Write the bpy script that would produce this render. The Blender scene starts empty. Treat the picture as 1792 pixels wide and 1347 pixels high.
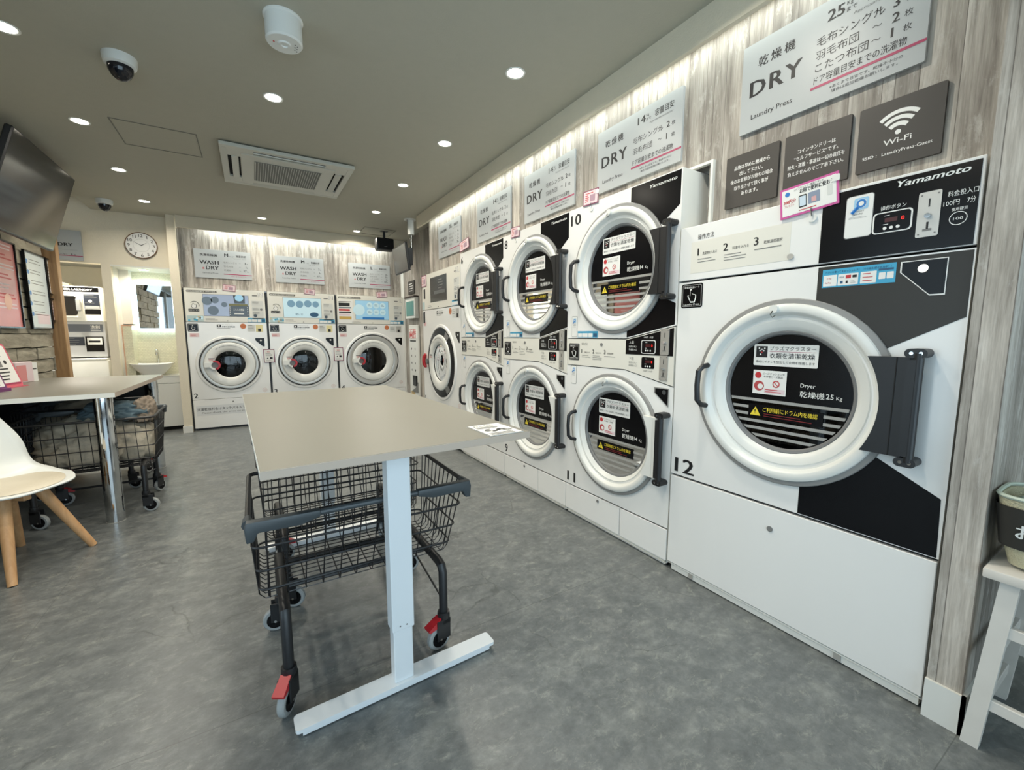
import bpy, bmesh, math, random
from mathutils import Vector, Matrix
from math import sin, cos, pi, radians, atan2, sqrt, hypot
random.seed(7)
S = bpy.context.scene
COL = S.collection
# ------------------------------------------------------------------ camera
CH = 1.28
cd = bpy.data.cameras.new('camera'); cam = bpy.data.objects.new('camera', cd); COL.objects.link(cam)
cd.sensor_fit = 'HORIZONTAL'; cd.sensor_width = 36.0; cd.lens = 744.56 / 1792 * 36.0
cd.clip_start = 0.05; cd.clip_end = 200
_yaw, _pitch = 0.5449, 0.116
_f = Vector((sin(_yaw) * cos(_pitch), cos(_yaw) * cos(_pitch), -sin(_pitch)))
_r = Vector((cos(_yaw), -sin(_yaw), 0)); _u = _r.cross(_f)
cam.matrix_world = Matrix(((_r.x, _u.x, -_f.x, 0), (_r.y, _u.y, -_f.y, 0), (_r.z, _u.z, -_f.z, CH), (0, 0, 0, 1)))
S.camera = cam
# ------------------------------------------------------------------ view, world, daylight
S.view_settings.view_transform = 'Standard'; S.view_settings.look = 'None'
S.view_settings.gamma = 1.0; S.view_settings.use_curve_mapping = False
S.view_settings.exposure = 0.0
S.cycles.max_bounces = 8; S.cycles.diffuse_bounces = 4; S.cycles.glossy_bounces = 4
S.cycles.caustics_reflective = False; S.cycles.caustics_refractive = False
W = bpy.data.worlds.new('world'); S.world = W; W.use_nodes = True
W.node_tree.nodes['Background'].inputs[0].default_value = (0.62, 0.74, 0.85, 1)
W.node_tree.nodes['Background'].inputs[1].default_value = 1.6

def area(name, loc, rot, sx, sy, power, color=(1, 1, 1), spread=None, shape='RECTANGLE', parent=None):
    l = bpy.data.lights.new(name, 'AREA'); l.shape = shape; l.size = sx
    if shape in ('RECTANGLE', 'ELLIPSE'): l.size_y = sy
    l.energy = power; l.color = color
    if spread: l.spread = spread
    o = bpy.data.objects.new(name, l); COL.objects.link(o); o.location = loc; o.rotation_euler = rot
    if parent: o.parent = parent
    return o
# daylight outside the glazed shop front, behind the camera
DAY = (0.70, 0.86, 1.0)
area('daylight', (0.2, -1.95, 1.35), (radians(90), 0, 0), 3.6, 2.3, 100, DAY)
area('daylight', (-2.25, 0.35, 1.30), (radians(90), 0, radians(-90)), 3.6, 2.2, 42, DAY)
COVE_R, COVE_B, DOWN, ALC, ROOM = 20, 15, 9.5, 5, 32
# cove light strips hidden behind the ceiling fascias
area('cove_light', (1.955, 1.85, 2.735), (0, 0, 0), 0.04, 7.0, COVE_R, (0.93, 1.0, 0.97))
area('cove_light', (0.72, 7.03, 2.735), (0, 0, 0), 2.45, 0.04, COVE_B, (0.93, 1.0, 0.97))

# ------------------------------------------------------------------ materials
MT = {}
def lin(c): return tuple((x / 12.92 if x <= 0.04045 else ((x + 0.055) / 1.055) ** 2.4) for x in c)
def rgb(r, g, b): return lin((r / 255, g / 255, b / 255)) + (1,)
def mat(name, col, rough=0.5, metal=0.0, var=0.03, nscale=8.0, bump=0.0, emit=0.0, alpha=None, coat=0.0, spec=0.5):
    if name in MT: return MT[name]
    m = bpy.data.materials.new(name); m.use_nodes = True; nt = m.node_tree; N = nt.nodes; L = nt.links
    b = N['Principled BSDF']
    c = rgb(*col)
    tc = N.new('ShaderNodeTexCoord'); nz = N.new('ShaderNodeTexNoise'); nz.inputs['Scale'].default_value = nscale; nz.inputs['Detail'].default_value = 3
    L.new(tc.outputs['Object'], nz.inputs['Vector'])
    mx = N.new('ShaderNodeMix'); mx.data_type = 'RGBA'
    mx.inputs['A'].default_value = tuple(min(1, x * (1 - var)) for x in c[:3]) + (1,)
    mx.inputs['B'].default_value = tuple(min(1, x * (1 + var)) for x in c[:3]) + (1,)
    L.new(nz.outputs['Fac'], mx.inputs['Factor']); L.new(mx.outputs['Result'], b.inputs['Base Color'])
    b.inputs['Roughness'].default_value = rough; b.inputs['Metallic'].default_value = metal
    b.inputs['Coat Weight'].default_value = coat; b.inputs['Specular IOR Level'].default_value = spec
    if emit: b.inputs['Emission Color'].default_value = c; b.inputs['Emission Strength'].default_value = emit
    if bump:
        bp_ = N.new('ShaderNodeBump'); bp_.inputs['Strength'].default_value = bump; bp_.inputs['Distance'].default_value = 0.01
        n2 = N.new('ShaderNodeTexNoise'); n2.inputs['Scale'].default_value = nscale * 6; L.new(tc.outputs['Object'], n2.inputs['Vector'])
        L.new(n2.outputs['Fac'], bp_.inputs['Height']); L.new(bp_.outputs['Normal'], b.inputs['Normal'])
    MT[name] = m; return m
def glassmat(name, tint, gl=0.08, dark=None):
    m = bpy.data.materials.new(name); m.use_nodes = True; nt = m.node_tree; N = nt.nodes; L = nt.links
    for n in list(N):
        if n.type != 'OUTPUT_MATERIAL': N.remove(n)
    out = [n for n in N if n.type == 'OUTPUT_MATERIAL'][0]
    tr = N.new('ShaderNodeBsdfTransparent'); tr.inputs[0].default_value = tint
    g = N.new('ShaderNodeBsdfGlossy'); g.inputs['Roughness'].default_value = 0.03; g.inputs[0].default_value = (1, 1, 1, 1)
    fr = N.new('ShaderNodeFresnel'); fr.inputs[0].default_value = 1.5
    ad = N.new('ShaderNodeMath'); ad.operation = 'ADD'; ad.inputs[1].default_value = gl - 0.04; ad.use_clamp = True
    mx = N.new('ShaderNodeMixShader'); L.new(fr.outputs[0], ad.inputs[0]); L.new(ad.outputs[0], mx.inputs[0])
    L.new(tr.outputs[0], mx.inputs[1]); L.new(g.outputs[0], mx.inputs[2]); L.new(mx.outputs[0], out.inputs[0])
    MT[name] = m; return m
def nodemat(name, rough=0.5):
    m = bpy.data.materials.new(name); m.use_nodes = True
    m.node_tree.nodes['Principled BSDF'].inputs['Roughness'].default_value = rough; MT[name] = m
    return m, m.node_tree.nodes, m.node_tree.links, m.node_tree.nodes['Principled BSDF']
def ramp(N, pts):
    r = N.new('ShaderNodeValToRGB'); e = r.color_ramp.elements
    e[0].position, e[0].color = pts[0]; e[1].position, e[1].color = pts[-1]
    for p, c in pts[1:-1]:
        k = e.new(p); k.color = c
    return r
def mth(N, L, op, a, b=None, clamp=False):
    n = N.new('ShaderNodeMath'); n.operation = op; n.use_clamp = clamp
    for i, x in enumerate((a, b)):
        if x is None: continue
        if isinstance(x, (int, float)): n.inputs[i].default_value = x
        else: L.new(x, n.inputs[i])
    return n.outputs[0]
def mixc(N, L, f, a, b, mode='MIX'):
    n = N.new('ShaderNodeMix'); n.data_type = 'RGBA'; n.blend_type = mode
    for k, x in (('Factor', f), ('A', a), ('B', b)):
        if isinstance(x, (int, float, tuple)): n.inputs[k].default_value = x
        else: L.new(x, n.inputs[k])
    return n.outputs['Result']
def noise(N, L, vec, scale, detail=4, rough=0.55, dist=0.0):
    n = N.new('ShaderNodeTexNoise'); n.inputs['Scale'].default_value = scale; n.inputs['Detail'].default_value = detail
    n.inputs['Roughness'].default_value = rough; n.inputs['Distortion'].default_value = dist; L.new(vec, n.inputs['Vector'])
    return n.outputs['Fac']
def mapping(N, L, vec, scale=(1, 1, 1), loc=(0, 0, 0)):
    n = N.new('ShaderNodeMapping'); n.inputs['Scale'].default_value = scale; n.inputs['Location'].default_value = loc
    L.new(vec, n.inputs['Vector']); return n.outputs[0]

def floor_material():
    m, N, L, b = nodemat('concrete_vinyl', 0.38)
    tc = N.new('ShaderNodeTexCoord').outputs['Object']
    n1 = noise(N, L, tc, 1.1, 5, 0.6); n2 = noise(N, L, mapping(N, L, tc, (1, 1.5, 1)), 7, 10, 0.72, 0.3)
    n3 = noise(N, L, mapping(N, L, tc, (1, 1, 1), (5, 3, 0)), 28, 6, 0.7)
    r1 = ramp(N, [(0.30, rgb(84, 90, 92)), (0.5, rgb(106, 111, 112)), (0.70, rgb(138, 142, 139))]); L.new(n2, r1.inputs[0])
    c = mixc(N, L, mth(N, L, 'MULTIPLY', n1, 0.55), r1.outputs[0], rgb(103, 104, 101))
    r3 = ramp(N, [(0.35, (0.72, 0.72, 0.72, 1)), (0.6, (1.0, 1.0, 1.0, 1)), (0.75, (1.22, 1.22, 1.2, 1))]); L.new(n3, r3.inputs[0])
    c = mixc(N, L, 0.85, c, r3.outputs[0], 'MULTIPLY')
    # light scuffed patches
    n4 = noise(N, L, mapping(N, L, tc, (1, 1.6, 1), (9, 1, 0)), 13, 10, 0.85, 0.5)
    r4 = ramp(N, [(0.54, (0, 0, 0, 1)), (0.64, (1, 1, 1, 1))]); L.new(n4, r4.inputs[0])
    c = mixc(N, L, mth(N, L, 'MULTIPLY', r4.outputs[0], 0.5), c, rgb(154, 157, 148))
    # cracks
    d = N.new('ShaderNodeTexNoise'); d.inputs['Scale'].default_value = 3.2; d.inputs['Detail'].default_value = 6; L.new(tc, d.inputs['Vector'])
    va = N.new('ShaderNodeVectorMath'); va.operation = 'MULTIPLY_ADD'; L.new(d.outputs['Color'], va.inputs[0]); va.inputs[1].default_value = (0.42, 0.42, 0.0); L.new(tc, va.inputs[2])
    vo = N.new('ShaderNodeTexVoronoi'); vo.feature = 'DISTANCE_TO_EDGE'; vo.inputs['Scale'].default_value = 1.35; L.new(va.outputs[0], vo.inputs['Vector'])
    rc = ramp(N, [(0.0, (1, 1, 1, 1)), (0.0065, (0, 0, 0, 1))]); L.new(vo.outputs['Distance'], rc.inputs[0])
    nm = noise(N, L, tc, 1.7, 2); rm = ramp(N, [(0.50, (0, 0, 0, 1)), (0.57, (1, 1, 1, 1))]); L.new(nm, rm.inputs[0])
    ck = mth(N, L, 'MULTIPLY', mth(N, L, 'MULTIPLY', rc.outputs[0], rm.outputs[0]), 0.55)
    c = mixc(N, L, ck, c, rgb(55, 58, 56))
    # seams between sheets
    sp = N.new('ShaderNodeSeparateXYZ'); L.new(tc, sp.inputs[0])
    fx = mth(N, L, 'ABSOLUTE', mth(N, L, 'SUBTRACT', mth(N, L, 'FRACT', mth(N, L, 'DIVIDE', mth(N, L, 'ADD', sp.outputs[1], 0.0), 1.27)), 0.2441))
    sm = mth(N, L, 'LESS_THAN', fx, 0.0013)
    fy = mth(N, L, 'ABSOLUTE', mth(N, L, 'SUBTRACT', mth(N, L, 'FRACT', mth(N, L, 'DIVIDE', sp.outputs[0], 9.0)), 0.9))
    sm2 = mth(N, L, 'LESS_THAN', fy, 0.0001)
    c = mixc(N, L, mth(N, L, 'MULTIPLY', mth(N, L, 'MAXIMUM', sm, sm2), 0.5), c, rgb(60, 62, 60))
    L.new(c, b.inputs['Base Color'])
    rr = mth(N, L, 'ADD', mth(N, L, 'MULTIPLY', n2, 0.25), 0.22); L.new(rr, b.inputs['Roughness'])
    bm = N.new('ShaderNodeBump'); bm.inputs['Strength'].default_value = 0.12; bm.inputs['Distance'].default_value = 0.004
    L.new(mth(N, L, 'SUBTRACT', n3, ck), bm.inputs['Height']); L.new(bm.outputs[0], b.inputs['Normal'])
    return m
def plank_material(name, axis, light=1.0):
    m, N, L, b = nodemat(name, 0.62)
    tc = N.new('ShaderNodeTexCoord').outputs['Object']
    sp = N.new('ShaderNodeSeparateXYZ'); L.new(tc, sp.inputs[0]); u = sp.outputs[axis]
    W_ = 0.104
    # irregular widths: offset the board coordinate with a slow step
    uw = mth(N, L, 'DIVIDE', u, W_); cell = mth(N, L, 'FLOOR', uw); fr = mth(N, L, 'FRACT', uw)
    wn = N.new('ShaderNodeTexWhiteNoise'); wn.noise_dimensions = '1D'; L.new(cell, wn.inputs['W'])
    thr = mth(N, L, 'ADD', mth(N, L, 'MULTIPLY', wn.outputs['Value'], 0.36), 0.32)
    sub = mth(N, L, 'GREATER_THAN', fr, thr)
    idx = mth(N, L, 'ADD', mth(N, L, 'MULTIPLY', cell, 2.0), sub)
    use = mth(N, L, 'GREATER_THAN', wn.outputs['Value'], 0.72)          # only some cells are split in two narrow boards
    idx = mth(N, L, 'ADD', mth(N, L, 'MULTIPLY', cell, 2.0), mth(N, L, 'MULTIPLY', sub, use))
    w2 = N.new('ShaderNodeTexWhiteNoise'); w2.noise_dimensions = '1D'; L.new(idx, w2.inputs['W'])
    cb = N.new('ShaderNodeCombineXYZ')
    L.new(mth(N, L, 'MULTIPLY', u, 26), cb.inputs[0]); L.new(mth(N, L, 'MULTIPLY', idx, 3.7), cb.inputs[1])
    L.new(mth(N, L, 'ADD', mth(N, L, 'MULTIPLY', sp.outputs[2], 2.2), mth(N, L, 'MULTIPLY', w2.outputs['Value'], 40)), cb.inputs[2])
    g = noise(N, L, cb.outputs[0], 1.0, 6, 0.62, 0.25)
    cb2 = N.new('ShaderNodeCombineXYZ')
    L.new(mth(N, L, 'MULTIPLY', u, 16), cb2.inputs[0]); L.new(mth(N, L, 'MULTIPLY', idx, 1.9), cb2.inputs[1])
    L.new(mth(N, L, 'ADD', mth(N, L, 'MULTIPLY', sp.outputs[2], 6.0), mth(N, L, 'MULTIPLY', w2.outputs['Value'], 17)), cb2.inputs[2])
    g2 = noise(N, L, cb2.outputs[0], 1.0, 9, 0.78, 0.25)
    r = ramp(N, [(0.30, rgb(122, 115, 107)), (0.46, rgb(158, 152, 143)), (0.58, rgb(180, 174, 165)), (0.74, rgb(206, 202, 194))]); L.new(g, r.inputs[0])
    cb3 = N.new('ShaderNodeCombineXYZ'); L.new(mth(N, L, 'MULTIPLY', u, 170), cb3.inputs[0]); L.new(mth(N, L, 'MULTIPLY', sp.outputs[2], 5), cb3.inputs[2]); L.new(idx, cb3.inputs[1])
    g3 = noise(N, L, cb3.outputs[0], 1.0, 5, 0.7, 0.1)
    tone = ramp(N, [(0.0, (0.66, 0.65, 0.645, 1)), (0.5, (0.95, 0.945, 0.94, 1)), (1.0, (1.22, 1.2, 1.18, 1))]); L.new(w2.outputs['Value'], tone.inputs[0])
    c = mixc(N, L, 1.0, r.outputs[0], tone.outputs[0], 'MULTIPLY')
    gr = ramp(N, [(0.35, (0.80, 0.79, 0.78, 1)), (0.62, (1.10, 1.10, 1.10, 1))]); L.new(g3, gr.inputs[0]); c = mixc(N, L, 1.0, c, gr.outputs[0], 'MULTIPLY')
    wr = ramp(N, [(0.53, (0, 0, 0, 1)), (0.68, (1, 1, 1, 1))]); L.new(g2, wr.inputs[0])
    c = mixc(N, L, mth(N, L, 'MULTIPLY', wr.outputs[0], 0.6), c, rgb(206, 203, 196))
    e1 = mth(N, L, 'LESS_THAN', fr, 0.022); e2 = mth(N, L, 'MULTIPLY', mth(N, L, 'LESS_THAN', mth(N, L, 'ABSOLUTE', mth(N, L, 'SUBTRACT', fr, thr)), 0.012), use)
    ed = mth(N, L, 'MAXIMUM', e1, e2)
    c = mixc(N, L, mth(N, L, 'MULTIPLY', ed, 0.7), c, rgb(78, 70, 64))
    L.new(c, b.inputs['Base Color'])
    bm = N.new('ShaderNodeBump'); bm.inputs['Strength'].default_value = 0.25; bm.inputs['Distance'].default_value = 0.003
    L.new(mth(N, L, 'SUBTRACT', g, ed), bm.inputs['Height']); L.new(bm.outputs[0], b.inputs['Normal'])
    return m
def tile_material():
    m, N, L, b = nodemat('mosaic_tile', 0.3)
    tc = N.new('ShaderNodeTexCoord').outputs['Object']
    sp = N.new('ShaderNodeSeparateXYZ'); L.new(tc, sp.inputs[0])
    cb = N.new('ShaderNodeCombineXYZ'); L.new(mth(N, L, 'ADD', sp.outputs[0], sp.outputs[1]), cb.inputs[0]); L.new(sp.outputs[2], cb.inputs[1])
    br = N.new('ShaderNodeTexBrick'); L.new(cb.outputs[0], br.inputs['Vector']); br.inputs['Scale'].default_value = 1
    br.inputs['Brick Width'].default_value = 0.032; br.inputs['Row Height'].default_value = 0.021; br.inputs['Mortar Size'].default_value = 0.0014
    br.inputs['Color1'].default_value = rgb(226, 222, 196); br.inputs['Color2'].default_value = rgb(215, 212, 186); br.inputs['Mortar'].default_value = rgb(198, 192, 168)
    L.new(br.outputs['Color'], b.inputs['Base Color']); return m
def stone_material():
    m, N, L, b = nodemat('split_stone', 0.85)
    tc = N.new('ShaderNodeTexCoord').outputs['Object']
    n1 = noise(N, L, mapping(N, L, tc, (1, 0.6, 2.5)), 4, 8, 0.7, 0.6); n2 = noise(N, L, tc, 1.3, 2)
    r = ramp(N, [(0.3, rgb(112, 104, 90)), (0.5, rgb(146, 138, 121)), (0.7, rgb(172, 165, 147))]); L.new(n1, r.inputs[0])
    c = mixc(N, L, mth(N, L, 'MULTIPLY', n2, 0.5), r.outputs[0], rgb(150, 146, 132)); L.new(c, b.inputs['Base Color'])
    bm = N.new('ShaderNodeBump'); bm.inputs['Strength'].default_value = 0.5; bm.inputs['Distance'].default_value = 0.01
    L.new(n1, bm.inputs['Height']); L.new(bm.outputs[0], b.inputs['Normal']); return m
def wood_material(name, c1, c2, axis_scale):
    m, N, L, b = nodemat(name, 0.5)
    tc = N.new('ShaderNodeTexCoord').outputs['Object']
    n1 = noise(N, L, mapping(N, L, tc, axis_scale), 3, 6, 0.6, 1.0)
    r = ramp(N, [(0.3, rgb(*c1)), (0.7, rgb(*c2))]); L.new(n1, r.inputs[0]); L.new(r.outputs[0], b.inputs['Base Color']); return m
FLOOR = floor_material(); PL_Y = plank_material('grey_plank_cladding', 1); PL_X = plank_material('grey_plank_cladding_back', 0)
TILE = tile_material(); STONE = stone_material()
POSTW = wood_material('pine_post', (128, 96, 62), (172, 136, 94), (6, 6, 0.5)); LEGW = wood_material('beech_leg', (178, 135, 92), (205, 163, 118), (8, 8, 0.8))
WHITE = mat('white_enamel', (232, 232, 229), 0.22, coat=0.3, var=0.01); PLW = mat('white_plastic', (224, 225, 220), 0.3, var=0.01)
OFFW = mat('cream_panel', (222, 220, 210), 0.3, var=0.01); WALLC = mat('cream_wallpaper', (222, 213, 192), 0.8, bump=0.15, nscale=20)
CEIL = mat('ceiling_paint', (178, 175, 160), 0.85, bump=0.1, nscale=20); PANEL = mat('white_trim', (222, 222, 216), 0.4)
BLACK = mat('gloss_black', (14, 14, 16), 0.22, var=0.02, spec=0.22); INK = mat('black_ink', (22, 22, 24), 0.5); MBLK = mat('matt_black_metal', (26, 27, 29), 0.42, var=0.05)
DKG = mat('dark_grey_film', (56, 55, 52), 0.35, spec=0.25); SIGND = mat('charcoal_sign', (62, 58, 54), 0.5); SIGNW = mat('pale_sign', (168, 172, 173), 0.4, var=0.01)
GRIM = mat('grey_rubber', (138, 138, 136), 0.45); GASK = mat('grey_gasket', (118, 119, 119), 0.4); STEEL = mat('brushed_steel', (190, 188, 182), 0.36, 0.55, nscale=30)
CHROME = mat('chrome', (205, 208, 210), 0.06, 1.0, var=0.01); DRUM = mat('drum_steel', (30, 31, 33), 0.45, 0.7); DARK = mat('dark_void', (10, 10, 10), 0.8)
RED = mat('red_plastic', (176, 34, 42), 0.35); REDI = mat('red_ink', (188, 48, 52), 0.5); CRIM = mat('crimson_stripe', (158, 44, 84), 0.45); PINK = mat('magenta_card', (196, 84, 150), 0.45)
PINKP = mat('pale_pink_paper', (220, 200, 204), 0.6); PAPER = mat('white_paper', (228, 228, 224), 0.55, var=0.01); GINK = mat('grey_ink', (120, 120, 118), 0.6)
BLUE = mat('cyan_sticker', (60, 160, 198), 0.4); NAVY = mat('navy_sticker', (40, 84, 118), 0.4); BLUI = mat('blue_ink', (44, 120, 190), 0.4); ORNG = mat('orange_badge', (206, 128, 84), 0.5)
YEL = mat('yellow_ink', (232, 208, 60), 0.5); STRP = mat('grey_stripe', (158, 158, 154), 0.4); WINK = mat('white_ink', (232, 232, 228), 0.45)
TOPB = mat('beige_laminate', (123, 121, 111), 0.38, var=0.02, nscale=3); EDGE = mat('greige_edge', (184, 168, 152), 0.45); EDGW = mat('white_edge', (222, 222, 214), 0.4)
LEGWH = mat('white_powder_coat', (226, 230, 232), 0.35, var=0.01); TYRE = mat('grey_tyre', (150, 153, 152), 0.6); GRIP = mat('slate_grip', (62, 68, 71), 0.45)
SEATW = mat('white_shell', (226, 228, 224), 0.38); PAD = mat('beige_leather', (205, 196, 176), 0.5, bump=0.1); STOOL = mat('whitewashed_wood', (214, 210, 202), 0.55, var=0.06, nscale=14)
SCR = mat('screen_off', (52, 54, 54), 0.12, var=0.02); TVB = mat('tv_screen', (20, 21, 23), 0.12, var=0.02); LITB = mat('lit_display_blue', (140, 182, 206), 0.2, emit=0.35); LITW = mat('lit_display_pale', (178, 204, 212), 0.2, emit=0.3)
LEDR = mat('red_led', (255, 40, 30), 0.4, emit=1.2); LAMP = mat('lamp_diffuser', (255, 247, 228), 0.4, emit=14.0); HALO = mat('mirror_led', (205, 242, 255), 0.4, emit=13.0); LATL = mat('lit_button', (250, 246, 236), 0.4, emit=0.5)
MIRR = mat('mirror_glass', (235, 238, 238), 0.02, 1.0, var=0.0); CERA = mat('white_ceramic', (236, 236, 232), 0.12, var=0.0); ACRED = mat('clear_red_acrylic', (205, 96, 112), 0.2); MESHG = mat('vent_mesh', (120, 120, 112), 0.7)
POSR = mat('pink_poster', (205, 128, 124), 0.35, var=0.25, nscale=2.2); POSB = mat('pale_blue_poster', (206, 214, 216), 0.35, var=0.1, nscale=3)
BAGB = mat('blue_grey_cloth', (86, 104, 112), 0.9, var=0.25, nscale=6, bump=0.4); BAGT = mat('beige_cloth', (166, 158, 142), 0.9, var=0.2, nscale=6, bump=0.4); BAGN = mat('brown_grey_cloth', (128, 116, 102), 0.9, var=0.25, nscale=9, bump=0.4)
GREEN = mat('teal_panel', (84, 138, 130), 0.3); ACW = mat('unit_plastic', (196, 196, 186), 0.45); TAN = mat('brown_clock_rim', (112, 84, 62), 0.4); WEAVE = mat('woven_cream', (196, 190, 160), 0.7, bump=0.6, nscale=40)
GLASS = glassmat('door_glass', (0.22, 0.22, 0.23, 1), 0.04); PANE = glassmat('window_glass', (0.9, 0.93, 0.93, 1), 0.05)
# ------------------------------------------------------------------ mesh building
_tc = bpy.data.curves.new('t', 'FONT'); _to = bpy.data.objects.new('t', _tc); COL.objects.link(_to)
_cache = {}
def textmesh(s, shear, sp):
    k = (s, shear, sp)
    if k in _cache: return _cache[k]
    _tc.body = s; _tc.size = 1; _tc.shear = shear; _tc.resolution_u = 2; _tc.space_character = sp; _tc.fill_mode = 'BOTH' if False else _tc.fill_mode
    _tc.dimensions = '2D'
    dg = bpy.context.evaluated_depsgraph_get(); dg.update()
    me = bpy.data.meshes.new_from_object(_to.evaluated_get(dg))
    V = [(v.co.x, v.co.y) for v in me.vertices]; F = [tuple(p.vertices) for p in me.polygons]
    bpy.data.meshes.remove(me); _cache[k] = (V, F); return V, F
class MB:
    sharp = 32
    def __init__(s, M=None): s.v = []; s.f = []; s.m = []; s.s = []; s.mats = []; s.M = M
    def mi(s, m):
        if m not in s.mats: s.mats.append(m)
        return s.mats.index(m)
    def add(s, V, F, m, smooth=False):
        o = len(s.v)
        if s.M is not None: V = [tuple(s.M @ Vector(p)) for p in V]
        s.v += V; k = s.mi(m)
        for f in F: s.f.append(tuple(i + o for i in f)); s.m.append(k); s.s.append(smooth)
        return s
    def bm(s, bm, m, smooth=False):
        bm.verts.ensure_lookup_table()
        for i, v in enumerate(bm.verts): v.index = i
        s.add([tuple(v.co) for v in bm.verts], [tuple(v.index for v in f.verts) for f in bm.faces], m, smooth); bm.free(); return s
    def box(s, x0, x1, y0, y1, z0, z1, m, bev=0.0, seg=1):
        if bev:
            b = bmesh.new(); bmesh.ops.create_cube(b, size=1)
            bmesh.ops.scale(b, vec=(x1 - x0, y1 - y0, z1 - z0), verts=b.verts); bmesh.ops.translate(b, vec=((x0 + x1) / 2, (y0 + y1) / 2, (z0 + z1) / 2), verts=b.verts)
            bmesh.ops.bevel(b, geom=b.edges[:], offset=bev, segments=seg, affect='EDGES', profile=0.5)
            return s.bm(b, m, seg > 1)
        V = [(x, y, z) for x in (x0, x1) for y in (y0, y1) for z in (z0, z1)]
        return s.add(V, [(0, 1, 3, 2), (4, 6, 7, 5), (0, 4, 5, 1), (2, 3, 7, 6), (0, 2, 6, 4), (1, 5, 7, 3)], m)
    def prism(s, P, y0, y1, m, mside=None):      # P: (x,z) outline, front at y0
        n = len(P); a = sum(P[i][0] * P[(i + 1) % n][1] - P[(i + 1) % n][0] * P[i][1] for i in range(n))
        if a < 0: P = P[::-1]
        s.add([(p[0], y0, p[1]) for p in P], [tuple(range(n))], m)
        V = [(p[0], y0, p[1]) for p in P] + [(p[0], y1, p[1]) for p in P]
        return s.add(V, [(i, i + n, (i + 1) % n + n, (i + 1) % n) for i in range(n)] + [tuple(range(2 * n - 1, n - 1, -1))], mside or m)
    def rr(s, x0, x1, z0, z1, r, y0, y1, m, mside=None, n=4):   # rounded rectangle plate
        P = []
        for cx, cz, a0 in ((x1 - r, z0 + r, -90), (x1 - r, z1 - r, 0), (x0 + r, z1 - r, 90), (x0 + r, z0 + r, 180)):
            P += [(cx + r * cos(radians(a0 + 90 * k / n)), cz + r * sin(radians(a0 + 90 * k / n))) for k in range(n + 1)]
        return s.prism(P, y0, y1, m, mside)
    def frame(s, x0, x1, z0, z1, t, y0, y1, m):
        s.box(x0, x1, y0, y1, z1 - t, z1, m); s.box(x0, x1, y0, y1, z0, z0 + t, m)
        s.box(x0, x0 + t, y0, y1, z0 + t, z1 - t, m); return s.box(x1 - t, x1, y0, y1, z0 + t, z1 - t, m)
    def tube(s, P, r, m, n=8, closed=False, smooth=True):
        P = [Vector(p) for p in P]; k = len(P); rs = r if isinstance(r, (list, tuple)) else [r] * k
        V = []; F = []; up = None
        for i in range(k):
            a = P[(i - 1) % k] if (closed or i > 0) else P[i]; b = P[(i + 1) % k] if (closed or i < k - 1) else P[i]
            t = (b - a).normalized()
            if up is None:
                up = Vector((0, 0, 1)) if abs(t.z) < 0.9 else Vector((1, 0, 0))
            x = t.cross(up)
            if x.length < 1e-4: x = t.cross(Vector((0, 1, 0)))
            x.normalize(); y = x.cross(t); up = y
            V += [tuple(P[i] + x * (rs[i] * cos(2 * pi * j / n)) + y * (rs[i] * sin(2 * pi * j / n))) for j in range(n)]
        for i in range(k if closed else k - 1):
            o, q = i * n, ((i + 1) % k) * n
            F += [(o + j, o + (j + 1) % n, q + (j + 1) % n, q + j) for j in range(n)]
        if not closed: F += [tuple(range(n))[::-1], tuple(range((k - 1) * n, k * n))]
        return s.add(V, F, m, smooth)
    def lathe(s, prof, c, m, n=56, axis='y', smooth=True, a0=0, a1=360):   # prof: (r, h) ; axis y: h along y
        V = []; F = []; full = (a1 - a0) >= 360; k = n if full else n + 1
        for (r, h) in prof:
            for j in range(k):
                a = radians(a0 + (a1 - a0) * j / n); x, z = r * cos(a), r * sin(a)
                V.append((c[0] + x, c[1] + h, c[2] + z) if axis == 'y' else ((c[0] + x, c[1] + z, c[2] + h) if axis == 'z' else (c[0] + h, c[1] + x, c[2] + z)))
        for i in range(len(prof) - 1):
            for j in range(n if full else n):
                a, b = i * k + j, i * k + (j + 1) % k
                F.append((a, b, b + k, a + k))
        return s.add(V, F, m, smooth)
    def disc(s, c, r, m, n=48, axis='y', sx=1.0):
        V = []
        for j in range(n):
            a = 2 * pi * j / n; x, z = r * sx * cos(a), r * sin(a)
            V.append((c[0] + x, c[1], c[2] + z) if axis == 'y' else ((c[0] + x, c[1] + z, c[2]) if axis == 'z' else (c[0], c[1] + x, c[2] + z)))
        return s.add(V, [tuple(range(n))], m)
    def cyl(s, c, r, h, m, axis='y', n=24, r2=None):
        s.lathe([(0.0001, 0), (r, 0), (r2 or r, h), (0.0001, h)], c, m, n, axis, smooth=False); return s
    def plate(s, poly, c, r, y, m, n=72):       # flat polygon (star-shaped about c) with a round hole
        A = [2 * pi * j / n for j in range(n)] + [atan2(p[1] - c[1], p[0] - c[0]) % (2 * pi) for p in poly]
        A = sorted(set(round(a, 6) for a in A)); V = []; K = len(A)
        for a in A:
            dx, dz = cos(a), sin(a); best = None
            for i in range(len(poly)):
                p, q = poly[i], poly[(i + 1) % len(poly)]; ex, ez = q[0] - p[0], q[1] - p[1]
                den = dx * ez - dz * ex
                if abs(den) < 1e-9: continue
                t = ((p[0] - c[0]) * ez - (p[1] - c[1]) * ex) / den; w = ((p[0] - c[0]) * dz - (p[1] - c[1]) * dx) / den
                if t > 0 and -1e-4 <= w <= 1 + 1e-4: best = t if best is None else min(best, t)
            V.append((c[0] + dx * best, y, c[1] + dz * best))
        V += [(c[0] + r * cos(a), y, c[1] + r * sin(a)) for a in A]
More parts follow.
